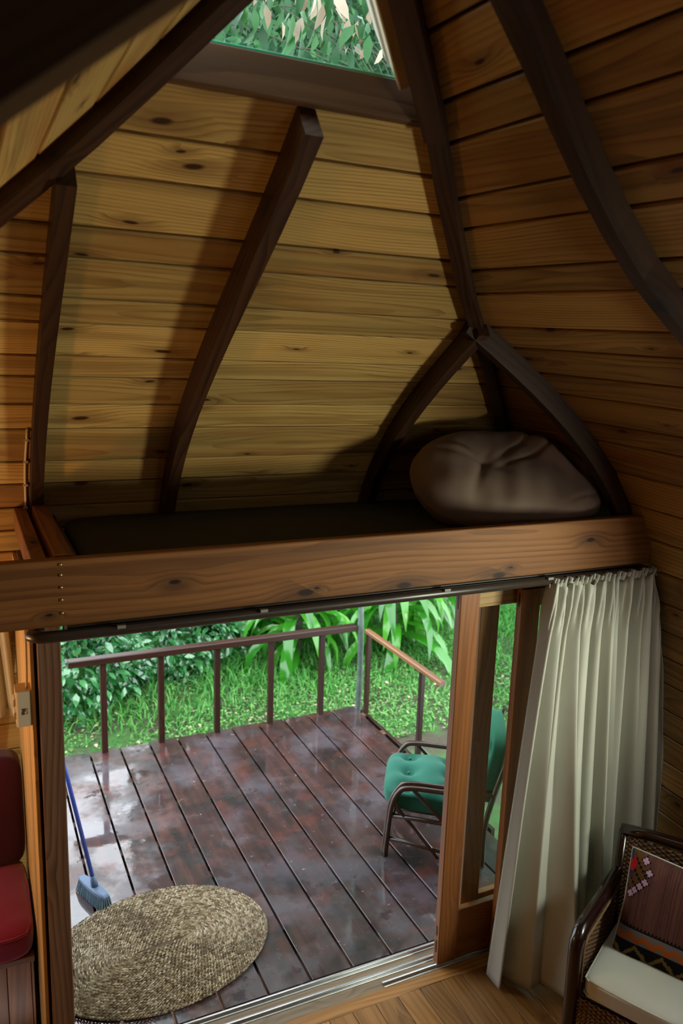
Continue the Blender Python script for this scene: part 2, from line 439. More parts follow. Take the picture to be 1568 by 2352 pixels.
def tag(o, label=None, cat=None, group=None, kind=None):
    if label: o['label'] = label
    if cat: o['category'] = cat
    if group: o['group'] = group
    if kind: o['kind'] = kind
    return o
def thing(name, label, cat, loc, group=None):
    o = bpy.data.objects.new(name, None); COL.objects.link(o); o.location = loc; o.empty_display_size = .1
    return tag(o, label, cat, group)
def struct(name, loc=(0, 0, 0)):
    o = bpy.data.objects.new(name, None); COL.objects.link(o); o.location = loc; o.empty_display_size = .1
    o['kind'] = 'structure'; return o

def plank_mb(Lb, Lt, Rb, Rt, N, th=.02, c=.004):
    """lining board: inner-face corners bottom/top at both ends, outward normal N"""
    mb = MB(); vs, gr = [], []
    N = nrm(N)
    u0 = 0.
    for b, t, u in ((Lb, Lt, 0.), (Rb, Rt, float(np.linalg.norm(np.asarray(Rb) - np.asarray(Lb))))):
        b, t = np.asarray(b, float), np.asarray(t, float)
        d = nrm(t - b); W = np.linalg.norm(t - b)
        cc = min(c, W * .3)
        for p, v, wq in ((b + N * th, 0, th), (b + N * cc, 0, cc), (b + d * cc, cc, 0), (t - d * cc, W - cc, 0), (t + N * cc, W, cc), (t + N * th, W, th)):
            vs.append(p); gr.append((u, v, wq))
    f = [(i, (i + 1) % 6, 6 + (i + 1) % 6, 6 + i) for i in range(6)] + [tuple(reversed(range(6))), tuple(range(6, 12))]
    return mb.add(vs, f, gr)

# ================================================================== LARGE STRUCTURE
YB = -4.3                                  # back wall
# ---- floor inside
fl = MB().box((-1.65, YB, -.08), (3.25, -.10, -.022), 1).build('floor', M['dark']); fl['kind'] = 'structure'
x = -1.6; k = 0
while x < 3.15:
    wd = .118
    MB().box((x + .0015, YB + .01, -.022), (x + wd - .0015, -.1, 0.), 1, .0008).build('floor_board', M['floor'], fl)
    x += wd

# ---- front wall (curved, over the door) : boards between the hips; below the loft only in the niche at the left
FZ = [0., .14, .28, .42, .56, .70, .84, .98, 1.12, 1.255, 1.39, 1.525, 1.66, 1.79, 1.915, 2.035, 2.14, 2.25, 2.362, 2.468, 2.616, 2.722, 2.832, 2.909, 3.02, 3.095, 3.203, 3.277, 3.387, 3.471, 3.575]
def sheet(name, zs, fn, off):
    """continuous sheathing behind the boards"""
    P = np.array([[fn(z, e, off) for z in zs] for e in (0, 1)])
    return P
wf = MB()
zs = [z for z in np.linspace(2.0, 3.555, 28)]
wf.grid(np.array([[(gL(z) - .06, g(z) + .024, z + .008) for z in zs], [(gR(z) + .06, g(z) + .024, z + .008) for z in zs]]), False)
zs = [z for z in np.linspace(-.05, 2.06, 16)]
wf.grid(np.array([[(gL(z) - .06, g(z) + .024, z) for z in zs], [(.19, g(z) + .024, z) for z in zs]]), False)
wf = wf.build('wall_front', M['dark']); wf['kind'] = 'structure'
for z0, z1 in zip(FZ[:-1], FZ[1:]):
    a, b = z0 + .0032, z1 - .0032
    N = V(0, z1 - z0, -(g(z1) - g(z0)))
    xr = lambda z: gR(z) if z0 > 2.03 else .184
    plank_mb((gL(a), g(a), a), (gL(b), g(b), b), (xr(a), g(a), a), (xr(b), g(b), b), N).build('plank', M['pine'], wf)

# ---- right and left walls (curved), boards run front to back
RZ = [0., .14, .28, .42, .56, .70, .84, .98, 1.12, 1.26, 1.40, 1.54, 1.68, 1.83, 1.99, 2.145, 2.30, 2.455, 2.60, 2.685, 2.80, 2.887, 2.985, 3.062, 3.177, 3.248, 3.36, 3.432, 3.545, 3.618, 3.724, 3.83]
LZ = [0., .14, .28, .42, .56, .70, .84, .98, 1.12, 1.26, 1.40, 1.54, 1.68, 1.83, 1.99, 2.145, 2.30, 2.44, 2.56, 2.70, 2.81, 2.92, 3.02, 3.12, 3.21, 3.31, 3.40, 3.50, 3.61, 3.71, 3.83]
def side_wall(name, ZL, gx, sgn, mat, droop):
    mb = MB()
    zs = list(np.linspace(-.05, 1.68, 18)) + list(np.linspace(1.68, 2.30, 8)) + list(np.linspace(2.30, 3.90, 18))
    W0, W1, WZ0, WZ1 = -2.20, -1.00, 1.68, 2.30
    yf = lambda z: .58 if z < 2.03 else g(z) + .05
    sh = lambda zz, ya, yb: mb.grid(np.array([[(gx(z) + sgn * .024, ya(z), z + .006) for z in zz], [(gx(z) + sgn * .024, yb(z), z + .006) for z in zz]]), False)
    if sgn > 0:
        sh(zs, lambda z: YB, lambda z: W0); sh(zs, lambda z: W1, yf)
        sh(zs[:18], lambda z: W0, lambda z: W1); sh(zs[26:], lambda z: W0, lambda z: W1)
    else: sh(zs, lambda z: YB, yf)
    root = mb.build(name, M['dark']); root['kind'] = 'structure'
    for z0, z1 in zip(ZL[:-1], ZL[1:]):
        a0, b0 = z0 + .0032, z1 - .0032
        ye = lambda z: (1.1 if z0 < 2.0 else g(z))
        def P(z, y):
            zz = z + droop * (y + .5) if z > .2 else z
            return (gx(zz), y, zz)
        if z0 > 2.0:
            # far end follows the hip line: solve for y on the drooping joint
            def hip(z):
                y = g(z)
                for _ in range(6): y = g(z + droop * (y + .5))
                return y
            ya, yb = hip(a0), hip(b0)
        else: ya = yb = .55
        pa, pb, na, nb = P(a0, ya), P(b0, yb), P(a0, YB), P(b0, YB)
        d = np.array(pb) - np.array(pa); d[1] = 0
        N = V(sgn * d[2], 0, -sgn * d[0])
        if sgn > 0 and z0 > 1.6 and z1 < 2.31:
            plank_mb(na, nb, P(a0, W0), P(b0, W0), N).build('plank', mat, root)
            plank_mb(P(a0, W1), P(b0, W1), pa, pb, N).build('plank', mat, root)
        else:
            plank_mb(na, nb, pa, pb, N).build('plank', mat, root)
    return root
side_wall('wall_right', RZ, gR, 1, M['pine_right_shaded'], .034)
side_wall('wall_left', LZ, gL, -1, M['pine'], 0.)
# ridge cover and back wall with its window opening (behind the camera)
rg = MB().box((.60, YB, 3.885), (.92, -1.2, 3.95), 1).build('ceiling_ridge', M['rib']); rg['kind'] = 'structure'
bw = MB()
for lo, hi in (((-1.7, -.05), (3.3, 2.55)), ((-1.7, 2.55), (1.6, 4.0)), ((2.5, 2.55), (3.3, 4.0)), ((1.6, 3.35), (2.5, 4.0))):
    bw.box((lo[0], YB - .05, lo[1]), (hi[0], YB, hi[1]), 0)
bw = bw.build('wall_back', M['pine']); bw['kind'] = 'structure'
lf = MB().box((-1.35, YB, 1.62), (3.05, -2.35, 1.70), 0).build('floor_loft', M['floor']); lf['kind'] = 'structure'

# ---- curved ribs and hip rafters
def rib(name, mat, stations, label, cat='beam', group=None):
    """stations: list of (contact corner A, contact corner B, inward vector*depth)"""
    mb = MB(); vs, gr = [], []; u = 0.
    for i, (A, B, N) in enumerate(stations):
        A, B, N = map(lambda q: np.asarray(q, float), (A, B, N))
        if i: u += np.linalg.norm(A - prev)
        prev = A
        w_ = np.linalg.norm(B - A); d_ = np.linalg.norm(N)
        for p, gg in ((A, (u, 0, 0)), (B, (u, 0, w_)), (B + N, (u, d_, w_)), (A + N, (u, d_, 0))):
            vs.append(p); gr.append(gg)
    n = len(stations)
    f = [(i * 4 + k, i * 4 + (k + 1) % 4, (i + 1) * 4 + (k + 1) % 4, (i + 1) * 4 + k) for i in range(n - 1) for k in range(4)]
    f += [(3, 2, 1, 0), tuple((n - 1) * 4 + k for k in range(4))]
    mb.add(vs, f, gr)
    o = mb.build(name, mat)
    return tag(o, label, cat, group)
def nfront(z): s = dg(z, .03); return nrm((0, -1, s))
def nright(z): s = dg(z, .03); return nrm((-1, 0, s))
def nleft(z): s = dg(z, .03); return nrm((1, 0, .8 * s))
def front_rib(x, z0, z1, w_, d_, label, taper=None, n=16):
    st = []
    for z in np.linspace(z0, z1, n):
        N = nfront(z)
        st.append(((x, g(z) - .001, z), (x + w_, g(z) - .001, z), N * d_))
    return rib('curved_rib', M['rib'], st, label)
front_rib(.81, 2.08, 3.562, .05, .10, 'dark curved timber rib in the middle of the front wall, ending in a square-cut top')
front_rib(.245, 2.08, 3.40, .05, .07, 'dark timber rib at the left end of the loft bed, beside the white cable')
# short jack ribs springing from the right hip
st = []
for z in np.linspace(2.08, 3.11, 14):
    N = nfront(z); st.append(((1.855, g(z) - .001, z), (1.905, g(z) - .001, z), N * .085))
rib('curved_rib', M['rib'], st, 'short dark curved rib left of the pillow, from the bed up to the corner rafter')
st = []
for z in np.linspace(2.08, 3.12, 14):
    N = nright(z); st.append(((gR(z) - .001, -.165, z), (gR(z) - .001, -.115, z), N * .085))
rib('curved_rib', M['rib'], st, 'short dark curved rib right of the pillow, ending at the bed board')
# long rafter on the right wall
st = []
for z in np.linspace(1.95, 3.82, 20):
    y = float(np.interp(z, [2.0, 3.10, 3.149, 3.239, 3.353, 3.542, 3.657, 3.85], [-1.13, -1.20, -1.212, -1.228, -1.273, -1.364, -1.4155, -1.50]))
    N = nright(z); st.append(((gR(z) - .001, y, z), (gR(z) - .001, y + .05, z), N * .075))
rib('curved_rafter', M['rib'], st, 'long dark curved rafter sweeping down the right-hand board wall')
st = []
for z in np.linspace(1.95, 3.82, 20):
    N = nleft(z); st.append(((gL(z) + .001, -2.10, z), (gL(z) + .001, -2.0, z), N * .10))
rib('curved_rafter', M['rib'], st, 'very dark rafter overhead in the top left corner of the view')
# hips
def hip(sgn, z0, z1, w_, d_, back, label, n=18):
    st = []
    for z in np.linspace(z0, z1, n):
        k = 1. if sgn > 0 else .8
        e = .02
        c = V(gR(z) if sgn > 0 else gL(z), g(z), z)
        c2 = V(gR(z + e) if sgn > 0 else gL(z + e), g(z + e), z + e)
        t = nrm(c2 - c); h = nrm((-sgn * k, -1, 0)); N = nrm(h - t * (h @ t)); lat = nrm(np.cross(t, N)) * w_ / 2
        c = c - N * back
        st.append((c - lat, c + lat, N * (d_ + back)))
    return rib('hip_rafter', M['rib'], st, label)
hip(1, 2.1, 3.572, .05, .055, .02, 'slim dark corner rafter where the front and right board walls meet')
hip(1, 3.575, 3.90, .06, .065, .05, 'thick dark rafter along the right edge of the gable window')
hip(-1, 2.1, 3.90, .06, .06, .01, 'heavy dark corner rafter crossing the upper left, edging the gable window')

# ---- gable window: sill beam, glass, frame
wn = struct('window_1', (.75, -.85, 3.57))
yb = -.872
MB().board((.30, yb + .03, 3.61), (1.27, yb + .03, 3.61), (0, 0, .095), (0, .06, 0)).build('window_sill', M['sill'], wn)
zb, zt = 3.645, ZA
def gp(x, z, o=0.): n = nrm((0, 1, -dg(3.7))); return np.array((x, g(z) + .085, z)) + n * o
mb = MB()
vs = [gp(gL(zb) , zb, .02), gp(gR(zb), zb, .02), gp(XA, zt, .02), gp(gL(zb), zb, .026), gp(gR(zb), zb, .026), gp(XA, zt, .026)]
mb.add(vs, [(0, 1, 2), (5, 4, 3), (0, 3, 4, 1), (1, 4, 5, 2), (2, 5, 3, 0)])
mb.build('pane', M['glass'], wn)
MB().board((.42, -.862, 3.661), (1.10, -.862, 3.661), (0, 0, .006), (0, .012, 0), .001).build('glass_edge', M['glassedge'], wn)
for sgn, gx in ((1, gR),):
    a, b = gp(gx(3.68), 3.68), gp(gx(3.87), 3.87)
    n = nrm((0, 1, -dg(3.7)))
    lat = nrm(np.cross(b - a, n)); lat = lat if lat[0] * sgn > 0 else -lat
    MB().board(a - n * .018 - lat * .022, b - n * .018 - lat * .022, n * .10, lat * .03).build('window_frame', M['doorpine'], wn)
    MB().board(a + n * .11 - lat * .03, b + n * .11 - lat * .03, n * .13, lat * .025).build('outer_board', M['grey_board'], wn)

# ---- side window in the right wall (beside the camera's view)
w2 = struct('window_2', (2.9, -1.85, 1.65))
za, zb_ = 1.63, 2.25
for y in (-2.20, -1.00):
    MB().board((gR(za) + .012, y, za), (gR(zb_) + .012, y, zb_), (0, .05, 0), (.06, 0, .02)).build('window_frame', M['rib'], w2)
for z in (za, zb_):
    MB().board((gR(z) + .012, -2.22, z), (gR(z) + .012, -.98, z), (0, 0, .05), (.06, 0, 0)).build('window_frame', M['rib'], w2)
mb = MB()
vs = [(gR(z) + .02 + o_, y, z) for o_ in (0, .005) for z in (za, zb_) for y in (-2.18, -1.02)]
mb.add(vs, [(0, 1, 3, 2), (4, 6, 7, 5), (0, 4, 5, 1), (2, 3, 7, 6), (0, 2, 6, 4), (1, 5, 7, 3)])
mb.build('pane', M['glass'], w2)

# ---- loft bed
bed = thing('loft_bed', 'built-in loft bed with a wide red-brown front board above the doorway', 'bed', (1.4, .2, 2.03))
fb = MB().board((-1.25, -.2075, 2.155), (2.86, -.2075, 2.155), (0, 0, .225), (0, .045, 0), .004).build('front_board', M['beam'], bed)
for zz in (2.252, 2.217, 2.175, 2.133, 2.088):
    MB().tube([(.262, -.2295, zz), (.262, -.2335, zz)], .0055, 8).build('screw', M['brass'], fb)
MB().box((.185, -.185, 2.03), (2.84, .84, 2.05), 0).build('base_panel', M['jamb'], bed)
MB().board((.205, -.185, 2.20), (.205, .80, 2.20), (.05, 0, 0), (0, 0, .10)).build('side_rail', M['beam'], bed)
MB().board((.278, -.185, 2.19), (.278, .78, 2.19), (.06, 0, 0), (0, 0, .17)).build('side_rail', M['beam'], bed)
MB().board((.335, -.185, 2.15), (.335, .76, 2.15), (.022, 0, 0), (0, 0, .13)).build('side_rail', M['rib'], bed)

def rounded_box(lo, hi, p=8., n=18, fn=None):
    lo, hi = np.asarray(lo, float), np.asarray(hi, float); c = (lo + hi) / 2; h = (hi - lo) / 2
    mb = MB(); lin = np.linspace(-1, 1, n)
    U, Vv = np.meshgrid(lin, lin, indexing='ij')
    for ax in range(3):
        for sg in (-1, 1):
            q = np.zeros((n, n, 3)); o = [i for i in range(3) if i != ax]
            q[..., ax] = sg; q[..., o[0]] = U; q[..., o[1]] = Vv * sg * (1 if ax != 1 else -1)
            nn = (np.abs(q) ** p).sum(-1) ** (1 / p)
            q = q / nn[..., None]
            P = q * h
            if fn is not None: P = fn(P, q, h)
            mb.grid(P + c, True)
    return mb
def weld(mb, tol=1e-5):
    vs = np.array(mb.v); key = np.round(vs / tol).astype(np.int64)
    _, idx, inv = np.unique(key, axis=0, return_index=True, return_inverse=True); inv = np.ravel(inv)
    out = MB(); out.v = [mb.v[i] for i in idx]; out.gr = [mb.gr[i] for i in idx]
    out.f = [tuple(int(inv[i]) for i in f) for f in mb.f]; out.smooth = list(mb.smooth)
    return out
def snoise(P, sc, seed):
    r = np.random.default_rng(seed); o = np.zeros(P.shape[:-1])
    for k in range(7):
        d = r.normal(size=3) * sc; o += np.sin(P @ d + r.uniform(0, 6.28))
    return o / 4.
mat_ = weld(rounded_box((.372, -.17, 2.055), (2.72, .80, 2.20), 14, 16)).build('mattress', M['mattress'])
tag(mat_, 'thin dark charcoal mattress lying in the loft bed', 'mattress')

# ---- partition, jamb, threshold and tracks
pw = struct('wall_niche', (.187, .5, 0))
MB().box((.184, .0, 0), (.192, 1.0, 2.03), 2).build('backing', M['dark'], pw)
yy = [0.0, .055, .17, .34, .51, .68, .85, 1.02]
for a, b in zip(yy[:-1], yy[1:]):
    MB().box((.170, a + .001, 0.), (.184, b - .001, 2.03), 2, .002).build('plank', M['yellow'], pw)
jb = MB().box((.194, -.022, 0.), (.274, .10, 2.03), 2, .004).build('door_jamb', M['jamb'])
jb['kind'] = 'structure'; jb.name = 'trim_1'
o = MB().box((2.80, -.02, 0.), (2.88, .16, 2.03), 2, .004).build('trim_2', M['door']); o['kind'] = 'structure'
o = MB().box((.30, .105, 1.885), (2.80, .16, 2.03), 0, .004).build('trim_3', M['jamb']); o['kind'] = 'structure'
th = MB().box((.19, -.10, -.06), (3.0, -.03, .002), 0, .003).build('trim_4', M['floor']); th['kind'] = 'structure'
MB().box((.275, -.03, -.06), (3.0, .15, -.004), 0, .003).build('track_bed', M['trackwood'], th)
trk = thing('sliding_door_track', 'pale metal floor track of the sliding doors, three parallel rails', 'track', (1.5, .06, -.004))
for y, x0 in ((.127, .29), (.055, .29), (-.006, 1.674)):
    MB().tube([(x0, y, .001), (2.8, y, .001)], .009, 8).build('rail', M['metal'], trk)
    MB().box((x0, y - .018, -.004), (2.8, y + .018, -.001), 0, .001).build('rail_base', M['metal'], trk)

# ---- sliding door leaves
def leaf(y0, x0, x1, label, z0=.012, zt=1.925, sw=.106, th=.044):
    t = thing('sliding_door', label, 'door', ((x0 + x1) / 2, y0 + th / 2, z0))
    for k, xx in enumerate((x0, x1 - sw)):
        s = MB().box((xx, y0, z0), (xx + sw, y0 + th, zt), 2, .004).build('stile', M['door'], t)
        if k == 0:
            for a, b in ((zt - .085, zt - .02), (.07, .135), (.165, .215)):
                MB().box((xx - .0012, y0 + th * .36, a), (xx + .003, y0 + th * .64, b), 2, .0005).build('tenon_end', M['rib'], s)
    MB().box((x0 + sw, y0 + .004, zt - .085), (x1 - sw, y0 + th - .004, zt), 0).build('top_rail', M['doorpine'], t)
    MB().box((x0 + sw, y0 + .004, z0), (x1 - sw, y0 + th - .004, z0 + .27), 0).build('bottom_rail', M['door'], t)
    MB().box((x0 + sw - .004, y0 + th / 2 - .0025, z0 + .265), (x1 - sw + .004, y0 + th / 2 + .0025, zt - .08), 0, .0005).build('pane', M['glass'], t)
    return t
leaf(-.016, 1.972, 2.74, 'sliding glazed door leaf nearest the opening, its orange-brown stile edging the doorway')
leaf(.05, 2.135, 2.775, 'rear sliding door leaf whose stile shows through the glass')
leaf(-.082, 2.262, 2.80, 'front sliding door leaf beside the cream curtain, with a rounded brown stile')

# ---- deck
dk = struct('deck', (1.6, 1.5, -.1))
for y in (.35, 1.55, 2.7):
    MB().box((-.3, y - .03, -.18), (2.95, y + .03, -.035), 0).build('joist', M['jamb'], dk)
xs = [.718 - .2175 * 4 + .2175 * i for i in range(15)]
for i, (a, b) in enumerate(zip(xs[:-1], xs[1:])):
    if a > 2.85: continue
    ln = 2.80 - .006 * (i % 3)
    b2 = min(b, 2.955)
    MB().box((a + .007, .152, -.034), (b2 - .007, ln, 0.), 1, .0012).build('deck_board', M['deck'], dk)
MB().box((-.3, 2.80, -.2), (2.95, 2.83, -.04), 0).build('edge_board', M['rail'], dk)
MB().box((2.957, .9, -.2), (2.985, 2.80, -.04), 1).build('edge_board', M['rail'], dk)
MB().box((-.6, .0, -.44), (3.1, 2.95, -.40), 0).build('dark_soil_sheet', M['dark'], dk)  # near-black ground sheet added so the gaps between deck boards stay dark
for y in (.75, 1.15, 1.95, 2.35):  # extra joists and the skirts below, added to keep the gaps dark
    MB().box((-.3, y - .03, -.18), (2.95, y + .03, -.035), 0).build('joist', M['jamb'], dk)
MB().box((-.33, .15, -.42), (-.30, 2.83, -.04), 1).build('edge_board', M['rail'], dk)
MB().box((-.3, 2.775, -.42), (2.95, 2.798, -.19), 0).build('edge_board', M['jamb'], dk)

# ---- lawn
LX = np.linspace(-4, 12, 60); LY = np.linspace(-.2, 13, 50)
gx, gy = np.meshgrid(LX, LY, indexing='ij')
def lawn_z(x, y): return -.45 + .02 * np.sin(x * 1.7) * np.cos(y * 1.3) + np.clip(y - 6.5, 0, 9) * .12
lawn = MB().grid(np.stack([gx, gy, lawn_z(gx, gy)], -1)).build('lawn', M['lawn']); lawn['kind'] = 'structure'

# ================================================================== OBJECTS
# ---- deck railing
def railing():
    t = thing('deck_railing', 'dark wet wooden railing along the far edge of the deck', 'railing', (1.7, 2.76, 0.))
    MB().board((.585, 2.77, .722), (2.86, 2.77, .722), (0, .075, 0), (0, 0, .05), .006).build('handrail', M['rail'], t)
    for x in (.825, 1.245, 1.68, 2.122, 2.565):
        MB().box((x - .022, 2.75, 0.), (x + .022, 2.79, .698), 2, .003).build('baluster', M['rail'], t)
    t2 = thing('deck_railing', 'short worn railing on the right side of the deck, its handrail pale brown', 'railing', (2.93, 2.1, 0.))
    MB().board((2.93, 2.68, .712), (2.93, 1.52, .716), (.05, 0, 0), (0, 0, .035), .006).build('handrail', M['railend'], t2)
    for y in (2.65, 1.80):
        MB().box((2.915, y - .02, 0.), (2.95, y + .02, .695), 2, .003).build('baluster', M['rail'] if y < 2 else M['rail'], t2)
    pts = [(2.905 + .006 * math.sin(z * 5), 2.745, z) for z in np.linspace(-.45, 3.0, 24)]
    p = MB().tube(pts, [.026 + .003 * math.sin(i * 1.9) for i in range(24)], 10).build('post', M['post'])
    tag(p, 'round weathered green-grey post at the far corner of the deck', 'post')
railing()

# ---- curtain rail
cr = thing('curtain_rail', 'dark brown curtain rail fixed under the bed board', 'curtain rail', (1.5, -.205, 2.0))
pts = [(.20, -.12, 2.004), (.172, -.15, 2.004), (.168, -.185, 2.004), (.19, -.208, 2.004), (.25, -.215, 2.004), (1.5, -.215, 2.004), (2.84, -.215, 2.004)]
MB().tube(pts, .020, 10, flat=1.0).build('track', M['bronze'], cr)
MB().box((.28, -.195, 2.008), (2.84, -.175, 2.03), 0).build('mount_strip', M['bronze'], cr)
for x in (.45, .96, 1.75, 2.28):
    MB().box((x - .014, -.240, 2.014), (x + .014, -.222, 2.026), 0, .001).build('bracket', M['bracket'], cr)

# ---- cream curtain
def curtain():
    nu, nv = 380, 60
    t = thing('curtain', 'long cream curtain gathered on the rail at the right of the doorway', 'curtain', (2.65, -.25, 0.))
    U = np.linspace(0, 1, nu); P = np.zeros((nu, nv, 3))
    for j in range(nv):
        v = j / (nv - 1)
        z = 1.985 * (1 - v) + .03 * v
        up = max(0., 1 - v / .10)
        # overall path: top on the rail, bottom spread and billowed into the room
        xl = 2.29 - .143 * v ** .85
        xr_ = 3.0 + .12 * math.sin(min(v, 1) * 1.6)
        for i, u in enumerate(U):
            bx = xl + (xr_ - xl) * u
            by = -.215 - .03 * v + .09 * v * max(0., 1 - u / .045) ** 2 - .20 * (v ** 1.6) * math.exp(-((u - .30) / .16) ** 2) + .05 * v * math.exp(-((u - .155) / .05) ** 2)
            fold = lambda t: 1 - 2 * abs(math.sin(math.pi * t)) ** .9
            a1 = .022 * max(0., 1 - 1.9 * v) * fold(14 * u + .25 * math.sin(9 * u)) * (1 - .5 * min(1, v * 2))
            a2 = (.024 + .042 * v ** .8) * fold(8.2 * u + .22 * math.sin(13 * u) + .06 * v + .2)
            a3 = .05 * v * math.sin(2 * math.pi * 3.1 * u + .6)
            wr = .010 * math.exp(-((v - .05) / .05) ** 2) * math.sin(2 * math.pi * 33 * u + 3 * math.sin(11 * u) + 24 * v)
            P[i, j] = (bx + .012 * math.sin(2 * math.pi * 8.2 * u + 2.4) * (.4 + v), by + a1 + a2 + a3 + wr, z + (.008 * math.sin(40 * u) + .010 * math.sin(95 * u)) * max(0, 1 - v / .03) - .02 * v * math.sin(2 * math.pi * 3.1 * u + .6))
    P[..., 2] = np.maximum(P[..., 2], .006)
    front = P
    lim = np.array([[gR(P[i, j, 2]) - .03 for j in range(nv)] for i in range(nu)])
    P[..., 0] = np.minimum(P[..., 0], lim)
    mb = MB().grid(P)
    o = mb.build('drape', M['curtain'], t)
    s = o.modifiers.new('thick', 'SOLIDIFY'); s.thickness = .003
    # ruffled heading above the tape
    nh = 260; H = np.zeros((nh, 4, 3))
    for i in range(nh):
        u = i / (nh - 1)
        for j in range(4):
            e = j / 3
            H[i, j] = (2.285 + .72 * u if u < 1 else 3.0, -.232 + (.006 + .012 * e) * math.sin(2 * math.pi * 29 * u + 2 * math.sin(17 * u)) + .004 * math.sin(170 * u), 1.975 + .04 * e + .006 * e * math.sin(60 * u))
    H[..., 0] = np.minimum(H[..., 0], gR(2.0) + .01)
    o = MB().grid(H).build('heading', M['curtain'], t)
    s = o.modifiers.new('thick', 'SOLIDIFY'); s.thickness = .003
curtain()

# ---- niche at the left: short curtain, sofa, switch, cables
def niche():
    t = thing('curtain', 'short curtain hanging on the board wall above the sofa at the left edge', 'curtain', (-.2, .95, 1.25))
    nu, nv = 120, 14; P = np.zeros((nu, nv, 3))
    for i in range(nu):
        u = i / (nu - 1)
        for j in range(nv):
            v = j / (nv - 1)
            P[i, j] = (-.6 + .715 * u + .052 * v * u, .935 + .022 * math.sin(2 * math.pi * 13 * u + .5) * (.6 + .5 * v) - .01 * v, 1.98 - .73 * v + .012 * math.sin(2 * math.pi * 13 * u) * v)
    o = MB().grid(P).build('drape', M['curtain'], t)
    s = o.modifiers.new('thick', 'SOLIDIFY'); s.thickness = .003
    MB().tube([(-.65, .94, 1.99), (.14, .94, 1.99)], .009, 8).build('rod', M['bronze'], t)
    # sofa
    s_ = thing('sofa', 'wine red built-in sofa with plump velvet cushions behind the door jamb', 'sofa', (-.4, .6, 0))
    b = MB()
    bs = MB().box((-1.0, .335, .02), (.15, .97, .40), 0).build('base', M['dark'], s_)
    x = -1.0
    while x < .14:
        MB().box((x + .001, .315, .0), (min(x + .095, .152) - .001, .335, .40), 2, .002).build('base_plank', M['sofawood'], s_); x += .095
    MB().box((-1.0, .30, .395), (.154, .34, .425), 0).build('front_rail', M['sofawood'], s_)
    def puff(P, q, h):
        P = P.copy(); x, y = q[..., 0], q[..., 1]
        P[..., 2] += .022 * (1 - x ** 4) * (1 - y ** 4) * np.sign(q[..., 2]) * (q[..., 2] > 0) + .003 * snoise(P, 16, 3)
        return P
    for x0, x1 in ((-.46, .160), (-1.0, -.47)):
        c = weld(rounded_box((x0, .27, .425), (x1, .86, .555), 7, 18, puff)).build('seat_cushion', M['red'], s_)
        hz = .540
        pip = [(x0 + .03, .295, hz), (x0 + .08, .279, hz), ((x0 + x1) / 2, .275, hz + .002), (x1 - .08, .279, hz), (x1 - .03, .295, hz), (x1 - .012, .36, hz), (x1 - .006, .6, hz), (x1 - .02, .80, hz)]
        MB().tube(pip, .006, 6).build('piping', M['red'], c)
    def puffb(P, q, h):
        P = P.copy(); x, z = q[..., 0], q[..., 2]
        P[..., 1] += -.05 * (1 - x ** 4) * (1 - z ** 4) * (q[..., 1] < 0) + .004 * snoise(P, 14, 5) + (P[..., 2]) * .14
        return P
    for x0, x1 in ((-.46, .164), (-1.0, -.47)):
        weld(rounded_box((x0, .80, .545), (x1, .93, 1.07), 8, 18, puffb)).build('back_cushion', M['purple'], s_)
    # switch box
    w_ = thing('switch_box', 'cream plastic switch box with a small brown print on the pine partition', 'switch', (.15, .02, 1.60))
    MB().box((.118, .0, 1.602), (.170, .085, 1.735), 2, .006).build('housing', M['plastic'], w_)
    for z in (1.64, 1.69):
        MB().box((.111, .018, z - .014), (.120, .068, z + .014), 1, .003).build('rocker', M['plastic'], w_)
    pm = MB()
    for a, b, c, d in ((0, 0, .010, .012), (.002, .012, .013, .020), (0, .020, .016, .024), (.013, .002, .020, .005), (.018, .006, .021, .011), (.014, .013, .019, .016), (.017, .019, .022, .022)):
        pm.box((.136 + a, -.0006, 1.648 + b), (.136 + c, .001, 1.648 + d), 0, .0001)
    pm.build('print', M['sticker'], w_)
    c = MB().tube([(.161, .03, 2.03), (.162, .03, 1.9), (.160, .03, 1.80), (.158, .03, 1.735)], .0045, 8).build('cable', M['cable'])
    tag(c, 'thin cream cable running down the pine partition into the switch box', 'cable')
    cc = thing('cable', 'white clipped cable running up the board wall beside the left bed rib', 'cable', (.225, .6, 2.18))
    zz = np.linspace(2.16, 2.62, 9)
    MB().tube([(.228 + .002 * math.sin(i), g(z) - .007, z) for i, z in enumerate(zz)], .0055, 8).build('wire', M['cable'], cc)
    for z in (2.25, 2.36, 2.47, 2.57):
        MB().box((.219, g(z) - .016, z - .005), (.237, g(z) - .001, z + .005), 0, .001).build('clip', M['cable'], cc)
niche()

